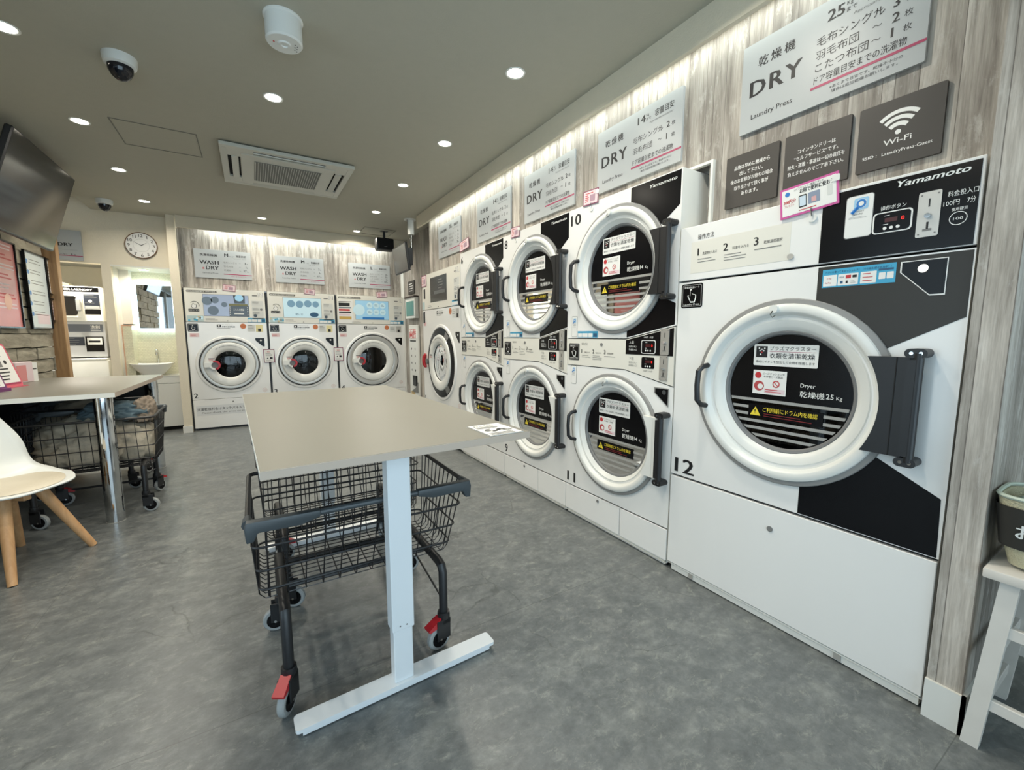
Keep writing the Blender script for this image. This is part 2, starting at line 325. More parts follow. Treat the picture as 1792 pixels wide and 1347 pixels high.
        return s.add(V, [(i, (i + 1) % K, (i + 1) % K + K, i + K) for i in range(K)], m)
    def text(s, t, x, z, h, m, y=0.0, w=None, align='l', bold=0.0, shear=0.0, sp=1.0, rot=0.0):
        # h: cap height; w: fit to this width ; text lies in the XZ plane facing -Y, baseline at z
        V, F = textmesh(t, shear, sp)
        if not V: return s
        k = h / 0.73; x0 = min(p[0] for p in V); x1 = max(p[0] for p in V); kx = k if w is None else w / (x1 - x0)
        ww = (x1 - x0) * kx; ox = {'l': 0, 'c': -ww / 2, 'r': -ww}[align]; cr, sr = cos(rot), sin(rot)
        P = []
        for p in V:
            a, b_ = (p[0] - x0) * kx + ox, p[1] * k
            P.append((x + a * cr - b_ * sr, y, z + a * sr + b_ * cr))
        if bold:      # heavier strokes: the same letters laid again a hair to each side
            for q_, dy in ((-bold, .0001), (bold, .0002)): s.add([(a + q_ * k * cr * .9, yy + dy, b_ + q_ * k * sr * .9) for a, yy, b_ in P], F, m)
        return s.add(P, F, m)
    def lines(s, x, z, w, n, pitch, m, y, t=0.003, seed=1):   # rows of print too small to read
        r = random.Random(seed)
        for i in range(n):
            ww = w * r.uniform(0.7, 1.0); zz = z - i * pitch
            s.add([(x, y, zz), (x + ww, y, zz), (x + ww, y, zz + t), (x, y, zz + t)], [(0, 1, 2, 3)], m)
        return s
    def rect(s, x0, x1, z0, z1, m, y): return s.add([(x0, y, z0), (x1, y, z0), (x1, y, z1), (x0, y, z1)], [(0, 1, 2, 3)], m)
    def build(s, name, parent=None, label=None):
        me = bpy.data.meshes.new(name); me.from_pydata(s.v, [], s.f)
        for m in s.mats: me.materials.append(m)
        me.polygons.foreach_set('material_index', s.m); me.polygons.foreach_set('use_smooth', s.s); me.update()
        if any(s.s): me.set_sharp_from_angle(angle=radians(s.sharp))
        o = bpy.data.objects.new(name, me); COL.objects.link(o)
        if parent: o.parent = parent
        if label: o['label'] = label
        return o
def thing(name, label, cat, loc=(0, 0, 0), rz=0.0, group=None):
    o = bpy.data.objects.new(name, None); COL.objects.link(o); o.empty_display_size = 0.1
    o.location = loc; o.rotation_euler = (0, 0, rz); o['label'] = label; o['category'] = cat
    if group: o['group'] = group
    return o
def tag(o, label, cat, group=None, kind=None):
    if label: o['label'] = label
    if cat: o['category'] = cat
    if group: o['group'] = group
    if kind: o['kind'] = kind
    return o
def struct(mb, name, label=None):
    o = mb.build(name); o['kind'] = 'structure'
    if label: o['label'] = label
    return o
def copy_tree(o, parent=None):
    c = o.copy(); COL.objects.link(c)
    if parent: c.parent = parent
    for ch in [x for x in bpy.data.objects if x.parent == o and x is not c]: copy_tree(ch, c)
    return c
RW = -pi / 2          # right-wall things: local x runs toward the camera, local y into the wall
XR = 1.892
# ------------------------------------------------------------------ the room
ZC = 2.776
struct(MB().box(-4.6, 4.0, -1.75, 9.4, -0.06, 0, FLOOR), 'floor', 'grey mottled concrete-look sheet floor with hairline cracks')
m = MB(); m.box(-1.56, 2.3, -1.75, 7.45, ZC, ZC + 0.06, CEIL); m.box(-2.1, -1.56, -1.75, 6.6, ZC, ZC + 0.06, CEIL); m.box(2.3, 4.0, -1.75, 0.33, ZC, ZC + 0.06, CEIL)
struct(m, 'ceiling', 'plain greige ceiling over the main floor')
m = MB(); m.box(-4.6, -1.56, 6.6, 7.45, 2.92, 2.98, CEIL); m.box(-1.58, -1.56, 6.6, 7.45, ZC + .03, 2.92, CEIL)
struct(m, 'ceiling_raised', 'slightly higher strip of ceiling over the passage by the clock wall')
# right wall: planked, standing 14 cm behind the machine fronts, open where the machines pass through
XW = 2.03
YM = [(0.4, 1.467, 1.8125), (1.467, 2.367, 2.116), (2.367, 3.26, 2.116), (3.26, 4.155, 2.116), (4.155, 5.334, 2.03)]
m = MB()
m.box(XW, XW + 0.14, 0.396, 1.42, 1.826, 2.97, PL_Y)
m.box(XW, XW + 0.14, 1.42, 4.165, 2.150, 2.97, PL_Y)
m.box(XW, XW + 0.14, 4.165, 5.345, 2.050, 2.97, PL_Y)
m.box(XW, XW + 0.14, 5.345, 5.42, 0, 2.97, PL_Y)
struct(m, 'wall_right', 'grey weathered plank cladding above the row of dryers')
struct(MB().box(2.17, 2.3, 5.42, 7.3, 0, ZC, PL_Y), 'wall_far_right', 'grey plank cladding behind the money changer')
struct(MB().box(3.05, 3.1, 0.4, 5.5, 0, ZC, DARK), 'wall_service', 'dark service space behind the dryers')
m = MB()
m.frame(-0.04, 2.745, 0.0, 2.15, 0.013, -0.004, 0.02, PANEL)
o = m.build('trim_1'); o['kind'] = 'structure'; o.location = (XW, 1.467 - 0.04 + 0.0, 0); o.rotation_euler = (0, 0, pi / 2)
m = MB(); m.box(0.0, 1.0, -0.004, 0.01, 2.0, 2.01, PANEL)
# plank column right of the big dryer, with its skirting
struct(MB().box(1.8795, 2.9, 0.312, 0.396, 0.0, ZC, PL_X).box(1.878, 1.8795, 0.312, 0.3975, 0.0, ZC, PL_Y), 'wall_near_right', 'grey plank column end and return wall right of the largest dryer')
struct(MB().box(1.868, 1.879, 0.302, 0.399, 0, 0.135, PANEL).box(1.868, 2.9, 0.302, 0.312, 0, 0.135, PANEL), 'baseboard_right', 'white skirting at the foot of the plank column')
struct(MB().box(2.9, 3.0, -1.75, 0.4, 0, ZC, WALLC), 'wall_alcove_right')
# cove fascias
struct(MB().box(1.865, 1.89, -1.7, 5.42, 2.63, ZC, WALLC), 'trim_2', 'dropped ceiling fascia hiding the cove light over the dryers')
struct(MB().box(-0.741, 2.17, 6.90, 6.925, 2.63, ZC, WALLC), 'trim_3', 'dropped ceiling fascia hiding the cove light over the washers')
# back wall
YB = 7.13
m = MB(); m.box(-0.76, 2.18, YB, YB + 0.1, 1.905, ZC, PL_X); m.box(-0.76, -0.745, YB - 0.12, YB, 1.9, 2.64, PL_X)
struct(m, 'wall_back', 'grey weathered plank cladding above the three washer dryers')
struct(MB().box(2.16, 2.18, 6.98, YB, 0, 2.64, PANEL), 'trim_4', 'white corner strip right of the washers')
struct(MB().box(-0.842, -0.752, 6.94, YB + .5, 0, ZC, WALLC), 'wall_pillar', 'narrow cream pillar between the washbasin recess and the washers')
struct(MB().box(-0.852, -0.749, 6.93, 6.945, 0, 0.09, PANEL), 'baseboard_pillar')
# clock wall with the two openings
YK = 7.12
m = MB(); m.box(-4.6, -0.83, YK, YK + 0.1, 2.145, 2.99, WALLC); m.box(-1.525, -1.437, YK, YK + 0.1, 0, 2.145, WALLC); 
m.box(-4.6, -2.65, YK, YK + 0.1, 0, 2.145, WALLC)
struct(m, 'wall_clock', 'cream papered wall with two openings below the clock')
# washbasin recess
m = MB(); m.box(-1.45, -0.84, 7.60, 7.66, 0, 2.2, TILE)
struct(m, 'wall_recess', 'cream mosaic tiles behind the washbasin')
m = MB(); m.box(-1.46, -1.437, YK + .1, 7.66, 0, 2.15, OFFW); m.box(-1.437, -0.843, YK, 7.60, 2.125, 2.145, OFFW)
struct(m, 'wall_recess_side', 'cream side and top panels of the washbasin recess')
struct(MB().box(-1.437, -1.335, 7.45, 7.60, 1.43, 2.125, OFFW), 'trim_5', 'cream panel at the left of the basin recess')
struct(MB().box(-1.437, -1.34, 7.35, 7.60, 0, 1.40, TILE).box(-1.437, -1.335, 7.345, 7.60, 1.40, 1.412, mat('peach_trim', (206, 160, 132), 0.5)).box(-1.437, -1.43, 7.335, 7.35, 0, 1.40, mat('peach_trim', (206, 160, 132), 0.5)), 'trim_6', 'low tiled ledge with a peach edge left of the basin')
# side room behind the left opening
m = MB(); m.box(-4.6, -1.44, 8.75, 8.85, 0, 2.4, WALLC); m.box(-1.525, -1.46, YK + .1, 8.75, 0, 2.4, WALLC)
struct(m, 'wall_side_room', 'cream walls of the room with the sneaker washer')
struct(MB().box(-4.6, -1.46, YK + .1, 8.8, 2.28, 2.34, CEIL), 'ceiling_side_room')
# stone wall on the left: courses of split slabs, real relief
XL = -1.85
m = MB(); m.box(XL - 0.14, XL - 0.03, 2.2, 6.50, 0, ZC, mat('mortar', (70, 66, 58), 0.9))
rs = random.Random(3); z = 0.0; row = 0
while z < ZC - 0.02:
    h = rs.choice((0.120, 0.127, 0.135)); h = min(h, ZC - z); y = 2.2 - rs.random() * 0.4
    while y < 6.47:
        L_ = rs.uniform(0.34, 0.62); y1 = min(y + L_, 6.49)
        if y1 > 2.4:
            y = max(y, 2.2)
            b = bmesh.new(); bmesh.ops.create_cube(b, size=1)
            d = rs.uniform(0.03, 0.055)
            bmesh.ops.scale(b, vec=(0.07, y1 - y - 0.008, h - 0.010), verts=b.verts); bmesh.ops.translate(b, vec=(XL - 0.035 + d - 0.03, (y + y1) / 2, z + h / 2), verts=b.verts)
            bmesh.ops.subdivide_edges(b, edges=b.edges[:], cuts=3, use_grid_fill=True)
            for v in b.verts:
                if v.co.x > XL - 0.03: v.co += Vector((rs.uniform(-.0035, .0035), rs.uniform(-.004, .004), rs.uniform(-.004, .004)))
            m.bm(b, STONE)
        y = y1
    z += h
struct(m, 'wall_left', 'rough split stone slabs on the left wall')
m = MB(); m.box(-2.6, XL - 0.03, 6.50, 6.52, 0, ZC + .2, WALLC); struct(m, 'wall_left_end')
m = MB(); m.box(-1.852, -1.738, 6.50, 6.60, 0, ZC, POSTW, 0.004)
rs = random.Random(5)
o = m.build('trim_7'); o['kind'] = 'structure'; o['label'] = 'knotty pine post at the end of the stone wall'
# glazed shop front behind the camera
m = MB()
for x in (-1.95, -0.65, 0.75, 2.15): m.box(x, x + 0.06, -1.72, -1.66, 0, 2.5, STEEL)
m.box(-1.95, 2.9, -1.72, -1.66, 2.44, 2.5, STEEL); m.box(-1.95, 2.9, -1.72, -1.66, 0, 0.1, STEEL); m.box(-1.95, 2.9, -1.715, -1.66, 2.5, ZC, WALLC)
f = m.build('window_1'); f['kind'] = 'structure'; f['label'] = 'glazed shop front'
MB().box(-1.9, 2.9, -1.695, -1.69, 0.1, 2.44, PANE).build('pane', f)
m = MB()
for y in (-1.70, 0.22, 2.14): m.box(-1.99, -1.93, y, y + .06, 0, 2.5, STEEL)
m.box(-1.99, -1.93, -1.7, 2.2, 2.44, 2.5, STEEL); m.box(-1.99, -1.93, -1.7, 2.2, 0, .1, STEEL); m.box(-1.99, -1.88, -1.7, 2.2, 2.5, ZC, WALLC)
f = m.build('window_2'); f['kind'] = 'structure'; f['label'] = 'glazed side of the shop front'
MB().box(-1.962, -1.957, -1.64, 2.14, .1, 2.44, PANE).build('pane', f)
# access hatch outline in the ceiling
m = MB()
m.frame(-0.765, -0.268, 0, 0.485, 0.007, 0, 0.004, mat('hatch_line', (112, 110, 100), 0.6))
o = m.build('trim_8'); o['kind'] = 'structure'; o.location = (0, 4.12, ZC - 0.004); o.rotation_euler = (-pi / 2, 0, 0); o.scale = (1, 1, 1)
o.rotation_euler = (pi / 2, 0, 0); o.location = (0, 4.605, ZC - .0035)
# small hatch at the far right corner
m = MB(); m.frame(1.42, 1.86, 0, 0.42, 0.006, 0, 0.004, MT['hatch_line'])
o = m.build('trim_9'); o['kind'] = 'structure'; o.rotation_euler = (pi / 2, 0, 0); o.location = (0, 6.7, ZC - .0035)
# ------------------------------------------------------------------ front-loading dryers
def door_ring(mb, cx, cz, R):
    k = R / 0.39
    mb.lathe([(R - .022, 0.0), (R, -0.001), (R, -0.010 * k), (R - 0.003, -0.013 * k), (R - 0.021 * k, -0.015 * k)], (cx, 0, cz), GRIM)
    return mb
def dryer_door(root, cx, cz, R, kg, hinge, hz, lab=''):
    """round dryer door: rim, white bulged ring, gasket, glass with its printed film, handle, hinge"""
    k = R / 0.39; g = 0.25 if R > .385 else 0.262; q = g / 0.25
    d = MB(); d.lathe([(R - 0.020 * k, -0.014 * k), (R - 0.023 * k, -0.022 * k), (R - 0.032 * k, -0.026 * k), (R - 0.052 * k, -0.026 * k), (R - .057 * k, -0.023 * k), (R - .068 * k, -0.002 * k), (R - .080 * k, 0.001 * k), (R - .086 * k, -0.003 * k), (g + .030, 0.001), (g + .020, .008), (g + .008, 0.021)], (cx, 0, cz), PLW, 72)
    door = d.build('door', root)
    door_ring(MB(), cx, cz, R).build('door_rim', door)
    MB().lathe([(g + .010, 0.019), (g + .006, 0.017), (g - .002, 0.020), (g - .007, 0.031)], (cx, 0, cz), GASK, 72).build('gasket', door)
    MB().lathe([(0.0001, 0.032), (g - .004, 0.032), (g - .004, 0.038), (.0001, .038)], (cx, 0, cz), GLASS, 64, smooth=False).build('glass', door)
    # printed film on the glass
    y = 0.0305; P = MB()
    def chord(z): return sqrt(max(0, (g - .012) ** 2 - z * z))
    pts = [((g - .006) * cos(a), (g - .006) * sin(a)) for a in [radians(-9.5 + (199) * i / 40) for i in range(41)]]
    P.prism([(cx + a, cz + b) for a, b in pts], y + .0005, y + .0012, BLACK)
    th = 0.0062 * q
    for i, z in enumerate((-0.047, -0.082, -0.113, -0.142, -0.173, -0.205)):
        z *= q; w0, w1 = chord(z + th), chord(z - th)
        segs = [(-1, 1)] if i not in (1, 2) else [(-1, -0.150 * q), (0.150 * q, 1)]
        for a, b in segs:
            xa, xb = (-w0, -w1) if a == -1 else (a, a); xc, xd = (w1, w0) if b == 1 else (b, b)
            P.prism([(cx + xa, cz + z + th), (cx + xb, cz + z - th), (cx + xc, cz + z - th), (cx + xd, cz + z + th)], y, y + .001, STRP)
    P.text('Dryer', cx + .058 * q, cz + .027 * q, .017 * q, WINK, y - .0005); P.text('乾燥機', cx + .058 * q, cz - .012 * q, .021 * q, WINK, y - .0005, w=.090 * q); P.text(kg, cx + .153 * q, cz - .010 * q, .021 * q, WINK, y - .0005); P.text('Kg', cx + .188 * q, cz - .010 * q, .014 * q, WINK, y - .0005, w=.020 * q)
    P.build('printed_film', door)
    # notices stuck to the glass
    N = MB(); x0, x1, z0, z1 = cx - .140 * q, cx + .116 * q, cz + .108 * q, cz + .201 * q; y -= .002
    N.rr(x0, x1, z0, z1, .005, y, y + .001, PAPER); N.rect(x0 + .009, x0 + .058, z0 + .036, z1 - .008, INK, y - .0006)
    for i, (a, b) in enumerate(((0, 0), (-.008, .007), (.008, .007), (0, .013), (-.012, .018), (.012, .018), (-.005, -.009))): N.disc((x0 + .034 + a, y - .001, z0 + .058 + b), .0034, WINK if i else REDI, 10)
    N.text('プラズマクラスター', x0 + .068, z1 - .024, .014, INK, y - .0006, w=x1 - x0 - .078); N.rect(x0 + .066, x1 - .009, z1 - .0315, z1 - .030, CRIM, y - .0006)
    N.text('衣類を清潔乾燥', x0 + .068, z1 - .057, .018, INK, y - .0006, w=x1 - x0 - .080, bold=.012); N.text('槽内にイオンを放出して衣類を除菌します', x0 + .01, z0 + .013, .009, INK, y - .0006, w=x1 - x0 - .02)
    N.build('ion_notice', door, 'white sticker about ion drying on the door glass')
    N = MB(); x0, x1, z0, z1 = cx - .137 * q, cx + .004 * q, cz - .018 * q, cz + .087 * q
    N.rect(x0, x1, z0, z1, PAPER, y); N.disc((x0 + .022, y - .0006, z1 - .022), .014, REDI, 20); N.text('ビーズクッションや', x0 + .042, z1 - .018, .008, INK, y - .0006, w=.09); N.text('その他ビーズ製品', x0 + .046, z1 - .031, .008, INK, y - .0006, w=.08)
    N.disc((x0 + .028, y - .0006, z0 + .036), .022, mat('red_picture', (176, 70, 72), .5), 20); N.disc((x0 + .034, y - .0009, z0 + .034), .012, PAPER, 16); N.lathe([(.011, 0), (.015, 0)], (x0 + .100, y - .0008, z0 + .048), REDI, 20, smooth=False); N.tube([(x0 + .091, y - .0009, z0 + .057), (x0 + .109, y - .0009, z0 + .039)], .0015, REDI, 4)
    N.rect(x0 + .052, x1 - .004, z0 + .006, z0 + .026, PINKP, y - .0005); N.lines(x0 + .056, z0 + .020, .07, 2, .009, REDI, y - .001)
    N.build('cushion_notice', door, 'small red and white warning sticker on the door glass')
    N = MB(); N.rect(cx - .150 * q, cx + .150 * q, cz - .126 * q, cz - .067 * q, BLACK, y + .0008)
    x = cx - .118 * q; zz = cz - .117 * q
    N.prism([(x - .023, zz), (x + .023, zz), (x, zz + .04)], y, y + .0005, YEL); N.text('!', x - .003, zz + .008, .021, INK, y - .0006, bold=.03)
    N.text('ご利用前にドラム内を確認', cx - .085 * q, cz - .095 * q, .0165, YEL, y - .0006, w=.215 * q, bold=.01); N.lines(cx - .08 * q, cz - .107 * q, .20, 2, .010, mat('dark_red_ink', (120, 28, 30), .5), y - .0006, .003)
    N.build('warning_notice', door, 'black sticker with yellow warning triangle and text')
    # drum seen through the glass
    MB().lathe([(g + .0, 0.04), (g + .06, 0.09), (g + .06, 0.52), (.0001, 0.54)], (cx, 0, cz), DRUM, 40).build('drum', root)
    # handle
    hx = cx - .333 * k; P = [(hx + .004, -.022, cz + .098), (hx - .002, -.055, cz + .092), (hx - .010, -.074, cz + .070), (hx - .012, -.077, cz), (hx - .010, -.074, cz - .070), (hx - .002, -.055, cz - .092), (hx + .004, -.022, cz - .098)]
    MB().tube(P, .0125, MBLK, 8).build('handle', door)
    # hinge plate following the ring
    rr_ = .345 * k; hh = .168 * (1 if R > .385 else 1.0); a = math.asin(hh / rr_)
    arc = [(cx + rr_ * cos(-a + 2 * a * i / 16), cz + rr_ * sin(-a + 2 * a * i / 16)) for i in range(17)]
    xr = cx + (.415 if R > .385 else .392)
    H = MB(); H.prism([(xr, cz - hh)] + arc + [(xr, cz + hh)], -.052, -.018, hinge); xm = cx + (.385 if R > .385 else .362)
    H.box(xm - .004 - .0, xm - .001, -.0535, -.051, cz - hh, cz + hh, DARK if hinge is MBLK else PANEL)
    H.build('hinge_plate', door)
    H = MB(); xh = xr + .022; H.tube([(xh, -.050, cz - hz), (xh, -.050, cz + hz)], .014, MBLK, 12)
    H.box(xr - .004, xr + .02, -.064, -.036, cz - hh * .96, cz + hh * .96, MBLK)
    for s_ in (-1, 1):
        zc = cz + s_ * hz; H.rr(xh - .036, xh + .022, zc - .015, zc + .015, .0148, -.030, .0, MBLK, n=5); H.rr(xh - .036, xh + .022, zc - .015, zc + .015, .0148, -.060, -.030, MBLK, n=5)
        for dx in (-.018, .006): H.disc((xh + dx, -.0608, zc), .0055, CHROME, 12)
    H.build('hinge', door)
    # adhesive hook at the top of the ring
    H = MB(); zt = cz + R - .042 * k; H.cyl((cx - .035, -.024 * k, zt), .017, -.018, PLW, n=20); H.tube([(cx - .035, -.045, zt - .008), (cx - .038, -.053, zt - .022), (cx - .028, -.057, zt - .034), (cx - .018, -.053, zt - .026)], .0025, CHROME, 6)
    H.build('adhesive_hook', door)
    return door
def side_box(mb, w, z0, z1, d=0.86, gap=0.004, top=True):   # cabinet sides, top and back (front left open for the door plates)
    V = [(gap, 0, z0), (w - gap, 0, z0), (w - gap, 0, z1), (gap, 0, z1), (gap, d, z0), (w - gap, d, z0), (w - gap, d, z1), (gap, d, z1)]
    mb.add(V, [(0, 3, 7, 4), (1, 5, 6, 2), (3, 2, 6, 7), (4, 7, 6, 5), (0, 4, 5, 1)], PANEL); return mb
def hand_sticker(root, x0, x1, z0, z1, y=-.0015):
    N = MB(); h = z1 - z0; w = x1 - x0; N.rr(x0, x1, z0, z1, w * .09, y, y + .001, BLACK)
    N.rr(x0 + w * .05, x1 - w * .05, z0 + h * .05, z1 - h * .05, w * .07, y - .0004, y, mat('sticker_border', (150, 150, 148), .5)); N.rr(x0 + w * .075, x1 - w * .075, z0 + h * .07, z1 - h * .07, w * .06, y - .0007, y, BLACK)
    cx = (x0 + x1) / 2; yy = y - .0012; s = h / .115; cz = z0 + h * .47
    N.text('Laundry Press', cx, z0 + h * .10, .010 * s, WINK, yy, align='c', w=w * .74); N.text('静電気除去シート', cx, z1 - h * .19, .008 * s, WINK, yy, align='c', w=w * .7)
    hand = [(-.006, -.030), (.018, -.030), (.024, -.008), (.024, .006), (.018, .009), (.013, .010), (.007, .012), (.001, .014), (-.001, .034), (-.006, .036), (-.010, .033), (-.010, .002), (-.018, .007), (-.024, .004), (-.018, -.008)]
    N.prism([(cx + a * s, cz + b * s) for a, b in hand], yy, yy + .0003, WINK); N.prism([(cx + (a * .78 + .0005) * s, cz + (b * .82 + .0005) * s) for a, b in hand], yy - .0004, yy, BLACK)
    return N.build('hand_sticker', root, 'black sticker with a pointing white hand')
def app_card(root, x0, x1, z0, z1, y=-.0015):
    N = MB(); w, h = x1 - x0, z1 - z0; N.rr(x0 - .002, x1 + .002, z0 - .002, z1 + .002, w * .13, y + .0004, y + .001, GINK); N.rr(x0, x1, z0, z1, w * .12, y, y + .001, PAPER); yy = y - .0006; cx = x0 + w * .56; cz = z0 + h * .80
    N.rr(cx - w * .27, cx + w * .27, cz - w * .26, cz + w * .26, w * .08, yy, yy + .0003, mat('pale_blue', (150, 196, 226), .5)); N.disc((cx, yy - .0004, cz), w * .21, PAPER, 20); N.lathe([(w * .10, 0), (w * .19, 0)], (cx, yy - .0006, cz), BLUI, 24, smooth=False)
    N.tube([(cx - w * .12, yy - .0006, cz - w * .14), (cx - w * .34, yy - .0006, cz - w * .38)], w * .07, BLUI, 4)
    N.text('smart', x0 + w * .40, z0 + h * .605, h * .05, GINK, yy); N.text('laundry', x0 + w * .28, z0 + h * .54, h * .05, GINK, yy); N.lines(x0 + w * .12, z0 + h * .49, w * .7, 2, h * .03, GINK, yy, h * .006)
    return N.build('app_card', root, 'white app card with a blue circle emblem')
def pay_sticker(root, x0, x1, z0, z1, y=-.0015, big=False):
    N = MB(); w, h = x1 - x0, z1 - z0; N.rect(x0, x1, z0, z1, BLUE, y); yy = y - .0006
    N.text('アプリを使ってキャッシュレス！（その他も続々追加中！）', x0 + w * .04, z1 - h * .22, h * .10, mat('deep_navy', (20, 50, 84), .5), yy, w=w * .9)
    for a, b in ((.02, .22), (.235, .52), (.55, .76)): N.rr(x0 + w * a, x0 + w * b, z0 + h * .07, z0 + h * .68, h * .03, yy, yy + .0003, PAPER)
    if big:
        z = yy - .0005; N.text('VISA', x0 + w * .25, z0 + h * .47, h * .09, NAVY, z); N.rect(x0 + w * .345, x0 + w * .42, z0 + h * .42, z0 + h * .6, REDI, z); N.rect(x0 + w * .44, x0 + w * .50, z0 + h * .44, z0 + h * .58, INK, z)
        N.rect(x0 + w * .27, x0 + w * .31, z0 + h * .16, z0 + h * .30, NAVY, z); N.rect(x0 + w * .35, x0 + w * .38, z0 + h * .16, z0 + h * .30, INK, z); N.lines(x0 + w * .42, z0 + h * .25, w * .07, 2, h * .08, GINK, z, h * .02)
        N.text('d Pay', x0 + w * .07, z0 + h * .46, h * .08, REDI, z); N.text('PayPay', x0 + w * .05, z0 + h * .22, h * .08, REDI, z); N.lines(x0 + w * .58, z0 + h * .55, w * .14, 3, h * .18, REDI, z, h * .04)
    else: N.rect(x0 + w * .79, x1 - w * .03, z0 + h * .1, z0 + h * .66, NAVY, yy)
    if big:
        for a in (.79, .89): N.rr(x0 + w * a, x0 + w * (a + .085), z0 + h * .22, z0 + h * .56, h * .03, yy, yy + .0003, PAPER)
        N.rect(x0 + w * .78, x1 - w * .03, z0 + h * .66, z0 + h * .76, NAVY, yy)
    return N.build('payment_sticker', root, 'cyan cashless payment sticker')
def coin_slot(root, x0, x1, z0, z1, y=-.0015):
    N = MB(); w, h = x1 - x0, z1 - z0; N.rr(x0, x1, z0, z1, w * .10, y - .003, y, STEEL); yy = y - .0036; cx = (x0 + x1) / 2
    for a in (.14, .86):
        for b in (.07, .93): N.disc((x0 + w * a, yy, z0 + h * b), w * .05, GINK, 8)
    N.rect(cx - w * .035, cx + w * .035, z0 + h * .66, z0 + h * .84, INK, yy); N.cyl((cx, yy, z0 + h * .46), w * .14, -.010, CHROME, n=16)
    N.rect(cx - w * .05, cx + w * .05, z0 + h * .17, z0 + h * .33, INK, yy); N.rect(cx - w * .2, cx + w * .2, z0 + h * .13, z0 + h * .18, GINK, yy)
    return N.build('coin_slot', root, 'steel coin slot plate')
def display(root, x0, x1, z0, z1, ring, val, y=-.0015):
    N = MB(); w, h = x1 - x0, z1 - z0
    if ring: N.rr(x0 - w * .05, x1 + w * .05, z0 - h * .06, z1 + h * .06, w * .12, y + .0003, y + .001, WINK)
    N.rr(x0, x1, z0, z1, w * .10, y - .0005, y + .001, BLACK); yy = y - .0012
    N.text(val, x0 + w * .84, z0 + h * .50, h * .22, LEDR, yy, align='r'); N.rect(x0 + w * .3, x0 + w * .65, z0 + h * .5, z0 + h * .72, mat('led_window', (70, 26, 28), .3), yy)
    N.lines(x0 + w * .28, z0 + h * .84, w * .2, 1, 1, WINK, yy, h * .025); N.lines(x0 + w * .26, z0 + h * .38, w * .2, 1, 1, WINK, yy, h * .025)
    for a in (.32, .5, .68): N.disc((x0 + w * a, yy, z0 + h * .19), w * .055, WINK, 14)
    return N.build('display', root, 'black display with red digit and three buttons')
def yamamoto(root, x0, x1, z, h, y=-.0022):
    return MB().text('Yamamoto', x0, z, h, WINK, y, w=x1 - x0, bold=.035, shear=.25).build('maker_lettering', root, 'white slanted maker name')
def number(root, t, x, z, h, w=None, y=-.0012):
    return MB().text(t, x, z, h, INK, y, bold=.035, w=w).build('number', root, 'bold black number ' + t)
def latch_pocket(root, x0, x1, z0, z1, lit, frame_m, y=-.001, xb=None):
    w, h = x1 - x0, z1 - z0; P = [(x0, z1), (x1, z1), (x1, z0), (xb or x0 + w * .68, z0), (x0, z0 + h * .70)]
    def ins(t): c = (x0 + w * .62, z0 + h * .62); return [(c[0] + (a - c[0]) * t, c[1] + (b - c[1]) * t) for a, b in P]
    N = MB(); N.prism(P, y - .0015, y, frame_m); N.prism(ins(.94), y - .002, y - .0005, BLACK if lit else GRIM); N.prism(ins(.80), y - .0026, y - .001, BLACK)
    N.disc((x0 + w * .50 if lit else x0 + w * .68, y - .0032, z0 + h * .76), h * .115 if lit else h * .12, LATL if lit else mat('dim_button', (70, 72, 74), .4), 20)
    return N.build('latch_button', root, 'recessed black pocket with a round button')

